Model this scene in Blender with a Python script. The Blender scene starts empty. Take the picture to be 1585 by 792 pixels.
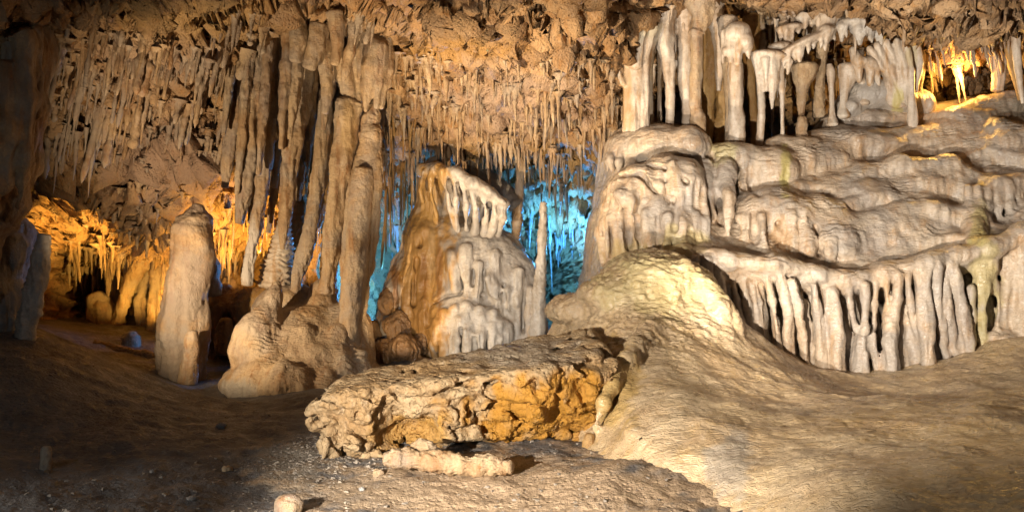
import bpy, math, random
import numpy as np
from mathutils import Vector, Matrix

# ------------------------------------------------------------------ camera
SC = bpy.context.scene
COL = SC.collection
F = 1373.0            # focal length in pixels of the 1585 px wide photograph
CX, CY, CZ = 792.5, 396.0, 1.6
cam_d = bpy.data.cameras.new("camera")
cam_d.sensor_width = 36.0
cam_d.lens = F / 1585.0 * 36.0
cam_d.clip_start = 0.05
cam_d.clip_end = 200.0
cam = bpy.data.objects.new("camera", cam_d)
COL.objects.link(cam)
cam.location = (0, 0, CZ)
cam.rotation_euler = (math.radians(90), 0, 0)
SC.camera = cam

# ------------------------------------------------------------------ world: underground, no sky in view, only a trace of stray light
w = bpy.data.worlds.new("World")
SC.world = w
w.use_nodes = True
bg = w.node_tree.nodes["Background"]
bg.inputs[0].default_value = (0.8, 0.88, 1.0, 1)
bg.inputs[1].default_value = 0.006

def W(px, py, Y):
    return np.array([(px - CX) / F * Y, Y, CZ - (py - CY) / F * Y])

# ------------------------------------------------------------------ show-cave lamps and two added fill lights
def spot(name, loc, target, power, col, size=0.04, angle=60, blend=0.5):
    d = bpy.data.lights.new(name, 'SPOT')
    d.energy = power; d.color = col; d.shadow_soft_size = size
    d.spot_size = math.radians(angle); d.spot_blend = blend
    o = bpy.data.objects.new(name, d); COL.objects.link(o)
    o.location = loc
    o.rotation_euler = (Vector(target) - Vector(loc)).to_track_quat('-Z', 'Y').to_euler()
    return o

def point(name, loc, power, col, size=0.05):
    d = bpy.data.lights.new(name, 'POINT')
    d.energy = power; d.color = col; d.shadow_soft_size = size
    o = bpy.data.objects.new(name, d); COL.objects.link(o)
    o.location = loc
    return o

WARM = (1.0, 0.77, 0.49)
NEUT = (1.0, 0.92, 0.80)
AMB = (1.0, 0.55, 0.12)
BLUE = (0.07, 0.40, 1.0)
GOLD = (1.0, 0.56, 0.11)
spot("key_spot", (-2.0, 2.6, 1.1), (1.0, 7.3, 0.95), 1900, NEUT, 0.025, 70, 0.7)
spot("flowstone_spot", (1.05, 5.5, 0.76), W(1370, 200, 10.6), 1200, NEUT, 0.025, 70, 0.8)
spot("ceiling_spot", (-1.4, 7.6, 0.35), W(800, 110, 10.8), 1150, WARM, 0.025, 70, 0.8)
spot("column_spot", (-4.3, 8.5, 0.95), W(500, 250, 11.6), 540, WARM, 0.025, 116, 0.7)
spot("floor_lamp", (-4.6, 4.4, 0.75), (-0.5, 6.6, 0.2), 110, NEUT, 0.03, 50, 0.9)
spot("foreground_fill", (3.2, 1.2, 2.3), (3.0, 6.2, 0.4), 105, NEUT, 0.1, 60, 1.0)  # added fill for the dim right foreground
point("cool_fill", (-4.0, 2.6, 2.2), 60, (0.78, 0.90, 1.0), 0.1)  # added cool fill that lifts the left floor and wall, no stair here
point("shelf_lamp", W(905, 745, 6.3), 24, AMB, 0.03)
spot("grotto_lamp", W(228, 528, 13.2), W(195, 350, 14.6), 400, GOLD, 0.04, 84, 0.6)
spot("grotto_lamp", W(150, 500, 12.7), W(75, 300, 13.4), 330, GOLD, 0.04, 74, 0.7)
spot("grotto_lamp", W(300, 470, 13.0), W(320, 350, 13.6), 120, GOLD, 0.04, 90, 0.7)
spot("niche_lamp", W(400, 428, 12.5), W(395, 330, 13.4), 190, GOLD, 0.04, 130, 0.5)
point("blue_lamp", W(880, 385, 15.1), 240, BLUE, 0.06)
point("blue_lamp", W(608, 440, 14.6), 170, BLUE, 0.06)
spot("cascade_lamp", (-1.55, 10.3, 0.45), W(655, 430, 12.5), 100, (1.0, 0.72, 0.40), 0.03, 60, 0.6)
spot("canopy_spot", (0.1, 9.3, 0.5), W(735, 420, 12.2), 75, NEUT, 0.025, 62, 0.7)
point("alcove_lamp", W(1480, 118, 11.5), 45, AMB, 0.04)

SC.view_settings.view_transform = 'Standard'
SC.view_settings.look = 'None'
SC.view_settings.exposure = 0.48
SC.view_settings.gamma = 1.0
SC.render.engine = 'CYCLES'
SC.cycles.use_denoising = True
SC.cycles.max_bounces = 5
SC.cycles.diffuse_bounces = 2
SC.cycles.glossy_bounces = 2
SC.cycles.sample_clamp_indirect = 4.0
# ------------------------------------------------------------------ noise
RS = np.random.RandomState(7)
random.seed(7)
_perm = RS.permutation(256).astype(np.int32)
_perm = np.concatenate([_perm, _perm, _perm])
_g = RS.normal(size=(256, 3)).astype(np.float32)
_g /= np.linalg.norm(_g, axis=1)[:, None]

def perlin(P):
    P = np.asarray(P, np.float32)
    I = np.floor(P).astype(np.int32)
    fr = P - I
    I &= 255
    u = fr * fr * fr * (fr * (fr * 6 - 15) + 10)
    r = 0
    for dx in (0, 1):
        wx = u[:, 0] if dx else 1 - u[:, 0]
        a = _perm[I[:, 0] + dx]
        for dy in (0, 1):
            wy = u[:, 1] if dy else 1 - u[:, 1]
            b = _perm[a + ((I[:, 1] + dy) & 255)]
            for dz in (0, 1):
                wz = u[:, 2] if dz else 1 - u[:, 2]
                g = _g[_perm[b + ((I[:, 2] + dz) & 255)]]
                dot = g[:, 0] * (fr[:, 0] - dx) + g[:, 1] * (fr[:, 1] - dy) + g[:, 2] * (fr[:, 2] - dz)
                r = r + wx * wy * wz * dot
    return r * 1.5

def fbm(P, s=(1, 1, 1), octv=3, off=0.0, gain=0.5):
    P = np.asarray(P, np.float32) * np.asarray(s if hasattr(s, '__len__') else (s, s, s), np.float32) + off
    a, t = 1.0, 0
    for o in range(octv):
        t = t + a * perlin(P + 17.3 * o)
        P = P * 2.03
        a *= gain
    return t

def ridged(P, s, octv=2, off=0.0):
    P = np.asarray(P, np.float32) * np.asarray(s if hasattr(s, '__len__') else (s, s, s), np.float32) + off
    a, t = 1.0, 0
    for o in range(octv):
        t = t + a * (1 - 2.2 * np.abs(perlin(P + 11.1 * o)))
        P = P * 2.1
        a *= 0.5
    return t

def worley(P, s, off=0.0):
    P = np.asarray(P, np.float32) * np.asarray(s if hasattr(s, '__len__') else (s, s, s), np.float32) + off
    I = np.floor(P).astype(np.int32)
    best = np.full(len(P), 9.0, np.float32)
    for dx in (-1, 0, 1):
        for dy in (-1, 0, 1):
            for dz in (-1, 0, 1):
                C = I + np.array((dx, dy, dz), np.int32)
                h = _perm[_perm[_perm[C[:, 0] & 255] + (C[:, 1] & 255)] + (C[:, 2] & 255)]
                q = C + 0.5 + 0.42 * _g[h] - P
                best = np.minimum(best, (q * q).sum(1))
    return np.sqrt(best)

def sstep(a, b, x):
    t = np.clip((x - a) / (b - a), 0, 1)
    return t * t * (3 - 2 * t)

# ------------------------------------------------------------------ thin plate spline through traced points
class TPS:
    def __init__(self, pts, sc=200.0, lam=1e-3):
        A = np.array(pts, float)
        self.x = A[:, :2] / sc; self.sc = sc
        n = len(A)
        d2 = ((self.x[:, None] - self.x[None]) ** 2).sum(2)
        K = np.where(d2 > 0, d2 * np.log(np.maximum(d2, 1e-12)) * 0.5, 0) + lam * np.eye(n)
        Pm = np.c_[np.ones(n), self.x]
        M = np.zeros((n + 3, n + 3)); M[:n, :n] = K; M[:n, n:] = Pm; M[n:, :n] = Pm.T
        sol = np.linalg.solve(M, np.r_[A[:, 2], np.zeros(3)])
        self.w, self.a = sol[:n].astype(np.float32), sol[n:].astype(np.float32)
        self.x = self.x.astype(np.float32)
    def __call__(self, u, v):
        u = np.asarray(u, np.float32) / self.sc; v = np.asarray(v, np.float32) / self.sc
        r = self.a[0] + self.a[1] * u + self.a[2] * v
        for i in range(len(self.w)):
            d2 = (u - self.x[i, 0]) ** 2 + (v - self.x[i, 1]) ** 2
            r = r + self.w[i] * d2 * np.log(d2 + 1e-9) * 0.5
        return r

# ------------------------------------------------------------------ mesh making
def vnormals(V, Fq):
    a = V[Fq[:, 0]]; b = V[Fq[:, 1]]; c = V[Fq[:, 2]]; d = V[Fq[:, 3]]
    n = np.cross(c - a, d - b)
    N = np.zeros_like(V)
    for k in range(3):
        for j in range(4):
            N[:, k] += np.bincount(Fq[:, j], n[:, k], len(V))
    return N / np.maximum(np.linalg.norm(N, axis=1)[:, None], 1e-9)

def lap_smooth(V, Fq, it=1, f=0.5):
    i = np.concatenate([Fq[:, 0], Fq[:, 1], Fq[:, 2], Fq[:, 3]])
    j = np.concatenate([Fq[:, 1], Fq[:, 2], Fq[:, 3], Fq[:, 0]])
    ii = np.r_[i, j]; jj = np.r_[j, i]
    cnt = np.maximum(np.bincount(ii, minlength=len(V)), 1)
    for _ in range(it):
        M = np.stack([np.bincount(ii, V[jj, k], len(V)) / cnt for k in range(3)], 1)
        V = V + f * (M - V)
    return V

def make_mesh(name, V, Fq, N=None, stain=None):
    me = bpy.data.meshes.new(name)
    n, m = len(V), len(Fq)
    me.vertices.add(n)
    me.vertices.foreach_set("co", np.ascontiguousarray(V, np.float32).ravel())
    me.loops.add(m * 4)
    me.loops.foreach_set("vertex_index", np.ascontiguousarray(Fq, np.int32).ravel())
    me.polygons.add(m)
    me.polygons.foreach_set("loop_start", np.arange(0, m * 4, 4, dtype=np.int32))
    me.polygons.foreach_set("use_smooth", np.ones(m, bool))
    me.update(calc_edges=True)
    if stain is None: stain = np.zeros((n, 4), np.float32)
    if True:
        at = me.color_attributes.new("stain", 'FLOAT_COLOR', 'POINT')
        at.data.foreach_set("color", np.ascontiguousarray(stain, np.float32).ravel())
    if N is not None:
        me.normals_split_custom_set_from_vertices(np.ascontiguousarray(N, np.float32).tolist())
    return me

def link(name, me, mat, parent=None, loc=(0, 0, 0)):
    o = bpy.data.objects.new(name, me)
    COL.objects.link(o)
    if mat is not None and me is not None and not me.materials:
        me.materials.append(mat)
    o.location = loc
    if parent is not None:
        o.parent = parent
    return o

def tag(o, label, cat, group=None, kind=None):
    o["label"] = label
    o["category"] = cat
    if group: o["group"] = group
    o["kind"] = kind or "thing"
    return o

def empty(name, loc):
    o = bpy.data.objects.new(name, None)
    o.empty_display_size = 0.1
    COL.objects.link(o); o.location = loc
    return o

def to_px(V):
    return CX + V[:, 0] / V[:, 1] * F, CY - (V[:, 2] - CZ) / V[:, 1] * F

def stains_for(V, blobs):
    """mineral stains and one painted lit floor patch: blobs (px, py, rx, ry, rgb, strength), ragged edges from noise"""
    S = np.zeros((len(V), 4), np.float32)
    if not blobs: return S
    px, py = to_px(V)
    n = fbm(V, (6, 6, 2.5), 3, 5.0) * 0.55
    for (x, y, rx, ry, c, s) in blobs:
        d = np.sqrt(((px - x) / rx) ** 2 + ((py - y) / ry) ** 2) + n
        a = (1 - sstep(0.55, 1.1, d)) * s
        S[:, :3] = S[:, :3] * (1 - a[:, None]) + np.array(c) * a[:, None]
        S[:, 3] = S[:, 3] + a * (1 - S[:, 3])
    S[:, :3] /= np.maximum(S[:, 3:4], 1e-4)
    S[:, :3] = np.clip(S[:, :3], 0, 1) * 0.78
    return S

# ------------------------------------------------------------------ implicit surfaces
class Field:
    def __init__(self, lo, hi, h):
        self.lo = np.array(lo, float); self.h = h
        self.n = np.ceil((np.array(hi) - self.lo) / h).astype(int) + 1
        self.D = np.full(self.n, 9.0, np.float32)
        self.T = np.zeros(self.n, np.int16)
    def grid(self, sl):
        ax = [self.lo[k] + self.h * np.arange(sl[k].start, sl[k].stop, dtype=np.float32) for k in range(3)]
        return np.meshgrid(*[a.astype(np.float32) for a in ax], indexing='ij', sparse=True)
    def sl(self, lo, hi):
        a = np.clip(np.floor((np.array(lo) - self.lo) / self.h).astype(int), 0, self.n)
        b = np.clip(np.ceil((np.array(hi) - self.lo) / self.h).astype(int) + 1, 0, self.n)
        if np.any(b <= a): return None
        return tuple(slice(int(x), int(y)) for x, y in zip(a, b))
    def put(self, s, d, k, tg):
        a = self.D[s]
        if tg is not None:
            t = self.T[s]; t[d < a] = tg
        hh = np.maximum(k - np.abs(a - d), 0) / max(k, 1e-6)
        self.D[s] = np.minimum(a, d) - hh * hh * k * 0.25
    def carve(self, s, d, k):
        a = self.D[s]; b = -d
        hh = np.maximum(k - np.abs(a - b), 0) / max(k, 1e-6)
        self.D[s] = np.maximum(a, b) + hh * hh * k * 0.25
    def cone(self, p, q, r0, r1, k=0.05, tg=None, cut=False, sq=1.0):
        p = np.array(p, float); q = np.array(q, float)
        R = max(r0, r1) + k + 3 * self.h
        s = self.sl(np.minimum(p, q) - R, np.maximum(p, q) + R)
        if s is None: return
        X, Y, Z = self.grid(s)
        v = q - p; L2 = max(float(v @ v), 1e-9)
        t = np.clip(((X - p[0]) * v[0] + (Y - p[1]) * v[1] + (Z - p[2]) * v[2]) / L2, 0, 1)
        d = np.sqrt((X - p[0] - t * v[0]) ** 2 + ((Y - p[1] - t * v[1]) / sq) ** 2 + (Z - p[2] - t * v[2]) ** 2) - (r0 + (r1 - r0) * t)
        (self.carve(s, d, k) if cut else self.put(s, d, k, tg))
    def ell(self, c, r, k=0.1, tg=None, cut=False, rot=0.0):
        c = np.array(c, float); r = np.array(r, float)
        R = (r if rot == 0 else np.array([max(r[0], r[2]), r[1], max(r[0], r[2])])) + k + 3 * self.h
        s = self.sl(c - R, c + R)
        if s is None: return
        X, Y, Z = self.grid(s)
        x = X - c[0]; z = Z - c[2]
        if rot:
            ca, sa = math.cos(rot), math.sin(rot)
            x, z = x * ca + z * sa, -x * sa + z * ca
        e = np.sqrt((x / r[0]) ** 2 + ((Y - c[1]) / r[1]) ** 2 + (z / r[2]) ** 2)
        d = (e - 1) * float(min(r)) * (0.6 + 0.4 * float(np.median(r) / min(r)))
        (self.carve(s, d, k) if cut else self.put(s, d, k, tg))
    def chain(self, pts, k=0.05, tg=None, sq=1.0):
        """pts: (px, py, Y, r_px)"""
        for a, b in zip(pts[:-1], pts[1:]):
            self.cone(W(*a[:3]), W(*b[:3]), a[3] / F * a[2], b[3] / F * b[2], k, tg, False, sq)
    def epx(self, px, py, Y, rx, ry, rd, k=0.1, tg=None, cut=False, rot=0.0):
        self.ell(W(px, py, Y), (rx / F * Y, rd, ry / F * Y), k, tg, cut, rot)
    def front(self, px, py, y0=None, y1=None):
        """depth of the first surface met along the sight line through (px, py)"""
        Ys = np.arange(self.lo[1] if y0 is None else y0, self.lo[1] + self.h * (self.n[1] - 1) if y1 is None else y1, self.h)
        P = np.stack([(px - CX) / F * Ys, Ys, CZ - (py - CY) / F * Ys], 1)
        I = np.round((P - self.lo) / self.h).astype(int)
        ok = ((I >= 0) & (I < self.n)).all(1)
        v = np.where(ok, self.D[tuple(np.clip(I, 0, self.n - 1).T)], 9.0)
        k = np.nonzero(v < 0)[0]
        return float(Ys[k[0]]) if len(k) else None
    def rib(self, pts, k=0.04, tg=None, lift=0.0):
        """raised fold lying on the surface; pts (px, py, r_px)"""
        Q = []
        for x, y, r in pts:
            Y = self.front(x, y)
            if Y is not None: Q.append((x, y, Y + lift, r))
        if len(Q) > 1: self.chain(Q, k, tg)
    def groove(self, pts, k=0.03, sink=0.02):
        Q = []
        for x, y, r in pts:
            Y = self.front(x, y)
            if Y is not None: Q.append((x, y, Y + sink, r))
        for a, b in zip(Q[:-1], Q[1:]):
            self.cone(W(*a[:3]), W(*b[:3]), a[3] / F * a[2], b[3] / F * b[2], k, None, True, 2.0)
    def mesh(self):
        D = self.D; n = self.n
        s = D < 0
        cnt = np.zeros(n - 1, np.uint8)
        for i in (0, 1):
            for j in (0, 1):
                for k in (0, 1):
                    cnt += s[i:n[0] - 1 + i, j:n[1] - 1 + j, k:n[2] - 1 + k]
        act = (cnt > 0) & (cnt < 8)
        idx = np.argwhere(act)
        gid = np.full(n - 1, -1, np.int32)
        gid[act] = np.arange(len(idx))
        c8 = [(i, j, k) for i in (0, 1) for j in (0, 1) for k in (0, 1)]
        val = {c: D[idx[:, 0] + c[0], idx[:, 1] + c[1], idx[:, 2] + c[2]] for c in c8}
        pos = np.zeros((len(idx), 3)); num = np.zeros(len(idx))
        for c in c8:
            for ax in range(3):
                if c[ax]: continue
                e = list(c); e[ax] = 1; e = tuple(e)
                a, b = val[c], val[e]
                m = (a < 0) != (b < 0)
                t = a[m] / (a[m] - b[m])
                pp = np.tile(np.array(c, float), (m.sum(), 1)); pp[:, ax] = t
                pos[m] += pp; num[m] += 1
        V = self.lo + self.h * (idx + pos / num[:, None])
        TG = self.T[idx[:, 0], idx[:, 1], idx[:, 2]]
        quads = []
        for ax in range(3):
            u, v = [(1, 2), (2, 0), (0, 1)][ax]
            sa = [slice(0, n[0]), slice(0, n[1]), slice(0, n[2])]; sb = list(sa)
            sa[ax] = slice(0, n[ax] - 1); sb[ax] = slice(1, n[ax])
            ch = s[tuple(sa)] != s[tuple(sb)]
            e = np.argwhere(ch)
            ok = (e[:, u] > 0) & (e[:, v] > 0) & (e[:, u] < n[u] - 1) & (e[:, v] < n[v] - 1)
            e = e[ok]
            ins = s[e[:, 0], e[:, 1], e[:, 2]]
            def cid(du, dv):
                q = e.copy(); q[:, u] += du; q[:, v] += dv
                return gid[q[:, 0], q[:, 1], q[:, 2]]
            Q = np.stack([cid(-1, -1), cid(0, -1), cid(0, 0), cid(-1, 0)], 1)
            Q[~ins] = Q[~ins][:, ::-1]
            quads.append(Q)
        Fq = np.concatenate(quads)
        Fq = Fq[(Fq >= 0).all(1)]
        return V, Fq, TG

def ell_drips(f, x, y, Y, rx, ry, rd, n, rs, tg=1, k=0.03, lo=0.2, hi=1.15, rr=0.11):
    """small drip folds running down the front of a lobe"""
    for i in range(n):
        a = -1.2 + 2.4 * (i + rs.uniform(.2, .8)) / n
        dx = math.sin(a)
        px = x + rx * dx * 0.95
        c = math.sqrt(max(0.05, 1 - (dx * .95) ** 2))
        y0 = y + ry * rs.uniform(-.35, lo); y1 = y + ry * rs.uniform(0.75, hi) * (0.75 + .25 * c)
        Yf_ = Y - rd * c * 0.93
        r = rx * rr * rs.uniform(.6, 1.25)
        f.chain([(px, y0, Yf_ + 0.02, r), (px + rs.normal() * 1.5, (y0 + y1) / 2, Yf_ - 0.03, r * 1.05), (px + rs.normal() * 2, y1, Yf_ + 0.02, r * .7)], k, tg)

def largest_piece(V, Fq, TG, minfrac=0.01):
    """drop small floating crumbs"""
    n = len(V)
    lab = np.arange(n)
    i = np.concatenate([Fq[:, 0], Fq[:, 1], Fq[:, 2], Fq[:, 3]])
    j = np.concatenate([Fq[:, 1], Fq[:, 2], Fq[:, 3], Fq[:, 0]])
    for _ in range(400):
        m = np.minimum(lab[i], lab[j])
        new = lab.copy()
        np.minimum.at(new, i, m); np.minimum.at(new, j, m)
        new = new[new]
        new = new[new]
        if np.array_equal(new, lab): break
        lab = new
    cnt = np.bincount(lab, minlength=n)
    keep = cnt[lab] >= minfrac * n
    mp = np.cumsum(keep) - 1
    Fq = Fq[keep[Fq].all(1)]
    return V[keep], mp[Fq], TG[keep]

def finish(name, label, cat, V, Fq, TG, mat, parts=None, disp=None, stains=None, group=None, kind=None, smooth=2, base=None, crumbs=True, mats=None):
    """mesh -> displaced thing; parts {tag: part name} become children with seamless normals"""
    if crumbs: V, Fq, TG = largest_piece(V, Fq, TG)
    V = lap_smooth(V, Fq, smooth, 0.6)
    if disp is not None:
        N = vnormals(V, Fq)
        N = lap_smooth(N, Fq, 2, 0.5)
        V = V + N * disp(V, N)[:, None]
    N = vnormals(V, Fq)
    S = stains_for(V, stains)
    if base is None:
        base = np.array([V[:, 0].mean(), V[:, 1].mean(), V[:, 2].min()])
    base = np.array(base)
    if not parts:
        o = link(name, make_mesh(name, V - base, Fq, None, S), mat, None, base)
        if kind == 'structure': o["kind"] = kind
        else: tag(o, label, cat, group, kind)
        return o
    root = empty(name, base)
    tag(root, label, cat, group, kind)
    ft = TG[Fq]
    ftag = np.sort(ft, axis=1)[:, 2]
    main = min(parts)
    for t in np.unique(ftag):
        if t == main: continue
        fi = np.nonzero(ftag == t)[0]
        u, inv = np.unique(Fq[fi], return_inverse=True); inv = inv.reshape(-1, 4)
        lab = np.arange(len(u))
        for _ in range(300):
            m = lab[inv].min(1); new = lab.copy()
            for c in range(4): np.minimum.at(new, inv[:, c], m)
            new = new[new]
            if np.array_equal(new, lab): break
            lab = new
        fl = lab[inv[:, 0]]
        big = np.bincount(fl).argmax()
        ftag[fi[fl != big]] = main
    for t in np.unique(ftag):
        sel = Fq[ftag == t]
        if len(sel) < 4: continue
        u, inv = np.unique(sel, return_inverse=True)
        pn = parts.get(int(t), parts.get('*', 'body'))
        me = make_mesh(pn, V[u] - base, inv.reshape(-1, 4), N[u], S[u])
        link(pn, me, (mats or {}).get(int(t), mat), root)
    return root

# ------------------------------------------------------------------ swept columns
def crom(P, n):
    P = np.array(P, float)
    Q = np.vstack([2 * P[0] - P[1], P, 2 * P[-1] - P[-2]])
    t = np.linspace(0, len(P) - 1 - 1e-6, n)
    i = t.astype(int); f = (t - i)[:, None]
    a, b, c, d = Q[i], Q[i + 1], Q[i + 2], Q[i + 3]
    return 0.5 * (2 * b + (c - a) * f + (2 * a - 5 * b + 4 * c - d) * f ** 2 + (3 * b - a - 3 * c + d) * f ** 3)

def tube_mesh(pts, sides, step, flute=0.10, lump=0.12, ring=0.0, sq=1.0, seed=0.0, fl_sc=1.0):
    """pts: world (x,y,z,r) from top to bottom"""
    pts = np.array(pts, float)
    L = np.linalg.norm(np.diff(pts[:, :3], axis=0), axis=1).sum()
    n = max(8, int(L / step))
    C = crom(pts, n)
    C[:, 3] = np.maximum(C[:, 3], 0.004)
    T = np.gradient(C[:, :3], axis=0); T /= np.linalg.norm(T, axis=1)[:, None]
    # rounded ends
    e0 = C[0].copy(); e1 = C[-1].copy()
    cap0 = [np.r_[e0[:3] - T[0] * e0[3] * 0.35 * a, e0[3] * b] for a, b in ((1.0, 0.02), (0.92, 0.45), (0.6, 0.82))]
    cap1 = [np.r_[e1[:3] + T[-1] * e1[3] * 0.35 * a, e1[3] * b] for a, b in ((0.6, 0.82), (0.92, 0.45), (1.0, 0.02))]
    C = np.vstack([cap0, C, cap1]); T = np.vstack([[T[0]] * 3, T, [T[-1]] * 3])
    U = np.cross(T, np.array([0, 1.0, 0])); U /= np.maximum(np.linalg.norm(U, axis=1)[:, None], 1e-6)
    Bn = np.cross(T, U)
    th = np.linspace(0, 2 * math.pi, sides, endpoint=False)
    dirs = U[:, None, :] * np.cos(th)[None, :, None] + Bn[:, None, :] * np.sin(th)[None, :, None] * sq
    V = (C[:, None, :3] + dirs * C[:, 3][:, None, None]).reshape(-1, 3)
    R = np.repeat(C[:, 3], sides)
    d0 = dirs.reshape(-1, 3)
    rr = np.maximum(R, 0.02)[:, None]
    q = V / np.maximum(np.median(pts[:, 3]), 0.02)
    dd = flute * (0.55 * fbm(q, (1.1 * fl_sc, 1.1 * fl_sc, 0.10), 3, seed) + 0.6 * (ridged(q, (1.5 * fl_sc, 1.5 * fl_sc, 0.09), 2, seed + 3) - 0.5)) + 0.5 * flute * np.round(2.5 * perlin(q * np.array([0.12, 0.12, 0.5]) + seed)) / 2.5 + lump * fbm(q, (0.5, 0.5, 0.35), 3, seed + 9)
    if ring:
        ph = q[:, 2] * 2.4 + 1.3 * fbm(q, (0.6, 0.6, 0.5), 2, seed + 4)
        dd += ring * (np.abs((ph % 1.0) - 0.35) * -1.6 + 0.5)
    V = V + d0 * (R * dd)[:, None]
    fine = 0.010 * fbm(V, (16, 16, 5), 3, seed + 2, 0.6) + 0.006 * ridged(V, (20, 20, 14), 2, seed + 6) + 0.016 * fbm(V, (9, 9, 1.2), 2, seed + 21)
    V = V + d0 * (fine * np.clip(R / 0.09, 0.15, 1.0))[:, None]
    m = len(C)
    i = np.arange(m - 1)[:, None] * sides; j = np.arange(sides)[None, :]; j2 = (j + 1) % sides
    Fq = np.stack([i + j, i + j2, i + sides + j2, i + sides + j], 2).reshape(-1, 4)
    Fq = Fq[:, ::-1]
    return V, Fq

def tube(name, label, cat, px, mat, group=None, stains=None, sides=28, step=0.024, Y=None, **kw):
    """px: list of (px, py, r_px[, Y])"""
    P = []
    for p in px:
        y = p[3] if len(p) > 3 else Y
        P.append(np.r_[W(p[0], p[1], y), p[2] / F * y])
    V, Fq = tube_mesh(P, sides, step, seed=(px[0][0] * 0.137) % 50, **kw)
    base = P[-1][:3] if P[-1][2] < P[0][2] else P[0][:3]
    o = link(name, make_mesh(name, V - base, Fq, None, stains_for(V, stains)), mat, None, base)
    tag(o, label, cat, group)
    return o
# ------------------------------------------------------------------ materials (procedural limestone)
def limestone(name, c0, c1, streak, streak_amt=0.5, rough=(0.38, 0.7), bump=0.5, grain=60.0, ripple=0.0, dirt=None, dirt_amt=0.0, spec=0.45, pits=0.0, fine=1.0):
    if name not in ("cave floor", "grit", "dark wet rock"):      # damp limestone is darker than dry stone
        c0, c1, streak = [tuple(0.74 * v for v in c) for c in (c0, c1, streak)]
    m = bpy.data.materials.new(name); m.use_nodes = True
    nt = m.node_tree; nd = nt.nodes; lk = nt.links
    bs = nd["Principled BSDF"]
    geo = nd.new("ShaderNodeNewGeometry")
    def mapping(s):
        mp = nd.new("ShaderNodeMapping"); mp.inputs["Scale"].default_value = s
        lk.new(geo.outputs["Position"], mp.inputs["Vector"]); return mp.outputs["Vector"]
    def noise(s, scale=1.0, det=4, rg=0.55, dist=0.0):
        n = nd.new("ShaderNodeTexNoise"); n.inputs["Scale"].default_value = scale
        n.inputs["Detail"].default_value = det; n.inputs["Roughness"].default_value = rg
        n.inputs["Distortion"].default_value = dist
        lk.new(mapping(s), n.inputs["Vector"]); return n.outputs["Fac"]
    def ramp(fac, a, b):
        r = nd.new("ShaderNodeMapRange"); r.interpolation_type = 'SMOOTHSTEP'
        r.inputs["From Min"].default_value = a; r.inputs["From Max"].default_value = b
        lk.new(fac, r.inputs["Value"]); return r.outputs["Result"]
    def mix(fac, A, B):
        x = nd.new("ShaderNodeMix"); x.data_type = 'RGBA'
        if isinstance(fac, float): x.inputs[0].default_value = fac
        else: lk.new(fac, x.inputs[0])
        for k, v in ((6, A), (7, B)):
            if isinstance(v, tuple): x.inputs[k].default_value = (*v, 1)
            else: lk.new(v, x.inputs[k])
        return x.outputs[2]
    def math_(op, a, b):
        x = nd.new("ShaderNodeMath"); x.operation = op
        for k, v in ((0, a), (1, b)):
            if isinstance(v, (int, float)): x.inputs[k].default_value = v
            else: lk.new(v, x.inputs[k])
        return x.outputs[0]
    col = mix(ramp(noise((1, 1, 1), 2.2, 5, 0.6), 0.38, 0.64), c0, c1)
    col = mix(math_('MULTIPLY', ramp(noise((9, 9, 1.1), 1.0, 5, 0.6, 0.4), 0.50, 0.72), streak_amt), col, streak)
    speck = noise((1, 1, 1), 34.0, 6, 0.7)
    dk = mix(0.55, col, (0.10, 0.065, 0.035))
    col = mix(math_('MULTIPLY', ramp(speck, 0.58, 0.30), 0.55), col, dk)
    # mottled mineral colour at hand scale and narrow rusty runs
    col = mix(math_('MULTIPLY', ramp(noise((1, 1, 0.7), 7.0, 6, 0.7, 0.5), 0.52, 0.74), 0.45), col, streak)
    lt = mix(0.5, c0, (0.66, 0.58, 0.48))
    col = mix(math_('MULTIPLY', ramp(noise((1, 1, 0.6), 11.0, 6, 0.7), 0.55, 0.78), 0.5), col, lt)
    if dirt is not None:
        col = mix(math_('MULTIPLY', ramp(noise((1, 1, 1), 1.4, 6, 0.65, 0.6), 0.42, 0.62), dirt_amt), col, dirt)
    at = nd.new("ShaderNodeAttribute"); at.attribute_name = "stain"
    col = mix(at.outputs["Alpha"], col, at.outputs["Color"])
    lk.new(col, bs.inputs["Base Color"])
    rr = nd.new("ShaderNodeMapRange")
    rr.inputs["From Min"].default_value = 0.3; rr.inputs["From Max"].default_value = 0.7
    rr.inputs["To Min"].default_value = rough[0]; rr.inputs["To Max"].default_value = rough[1]
    lk.new(noise((1, 1, 1), 5.0, 5, 0.6), rr.inputs["Value"])
    lk.new(rr.outputs["Result"], bs.inputs["Roughness"])
    bs.inputs["Specular IOR Level"].default_value = spec
    # relief
    h = math_('MULTIPLY', noise((1, 1, 0.8), grain, 6, 0.7), 0.014 * fine)
    h = math_('ADD', h, math_('MULTIPLY', noise((1, 1, 0.6), 14.0, 6, 0.65), 0.045 * fine))
    if ripple:
        rp = noise((7, 20, 30), 1.0, 3, 0.5, 1.0)
        rp = math_('ABSOLUTE', math_('SUBTRACT', rp, 0.5), 0.0)
        h = math_('ADD', h, math_('MULTIPLY', math_('MINIMUM', rp, 0.14), ripple))
    if pits:
        vo = nd.new("ShaderNodeTexVoronoi"); vo.inputs["Scale"].default_value = 26.0
        lk.new(mapping((1, 1, 1)), vo.inputs["Vector"])
        h = math_('ADD', h, math_('MULTIPLY', math_('MINIMUM', vo.outputs["Distance"], 0.45), pits))
    bp = nd.new("ShaderNodeBump"); bp.inputs["Strength"].default_value = bump; bp.inputs["Distance"].default_value = 1.0
    lk.new(h, bp.inputs["Height"]); lk.new(bp.outputs["Normal"], bs.inputs["Normal"])
    return m

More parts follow.
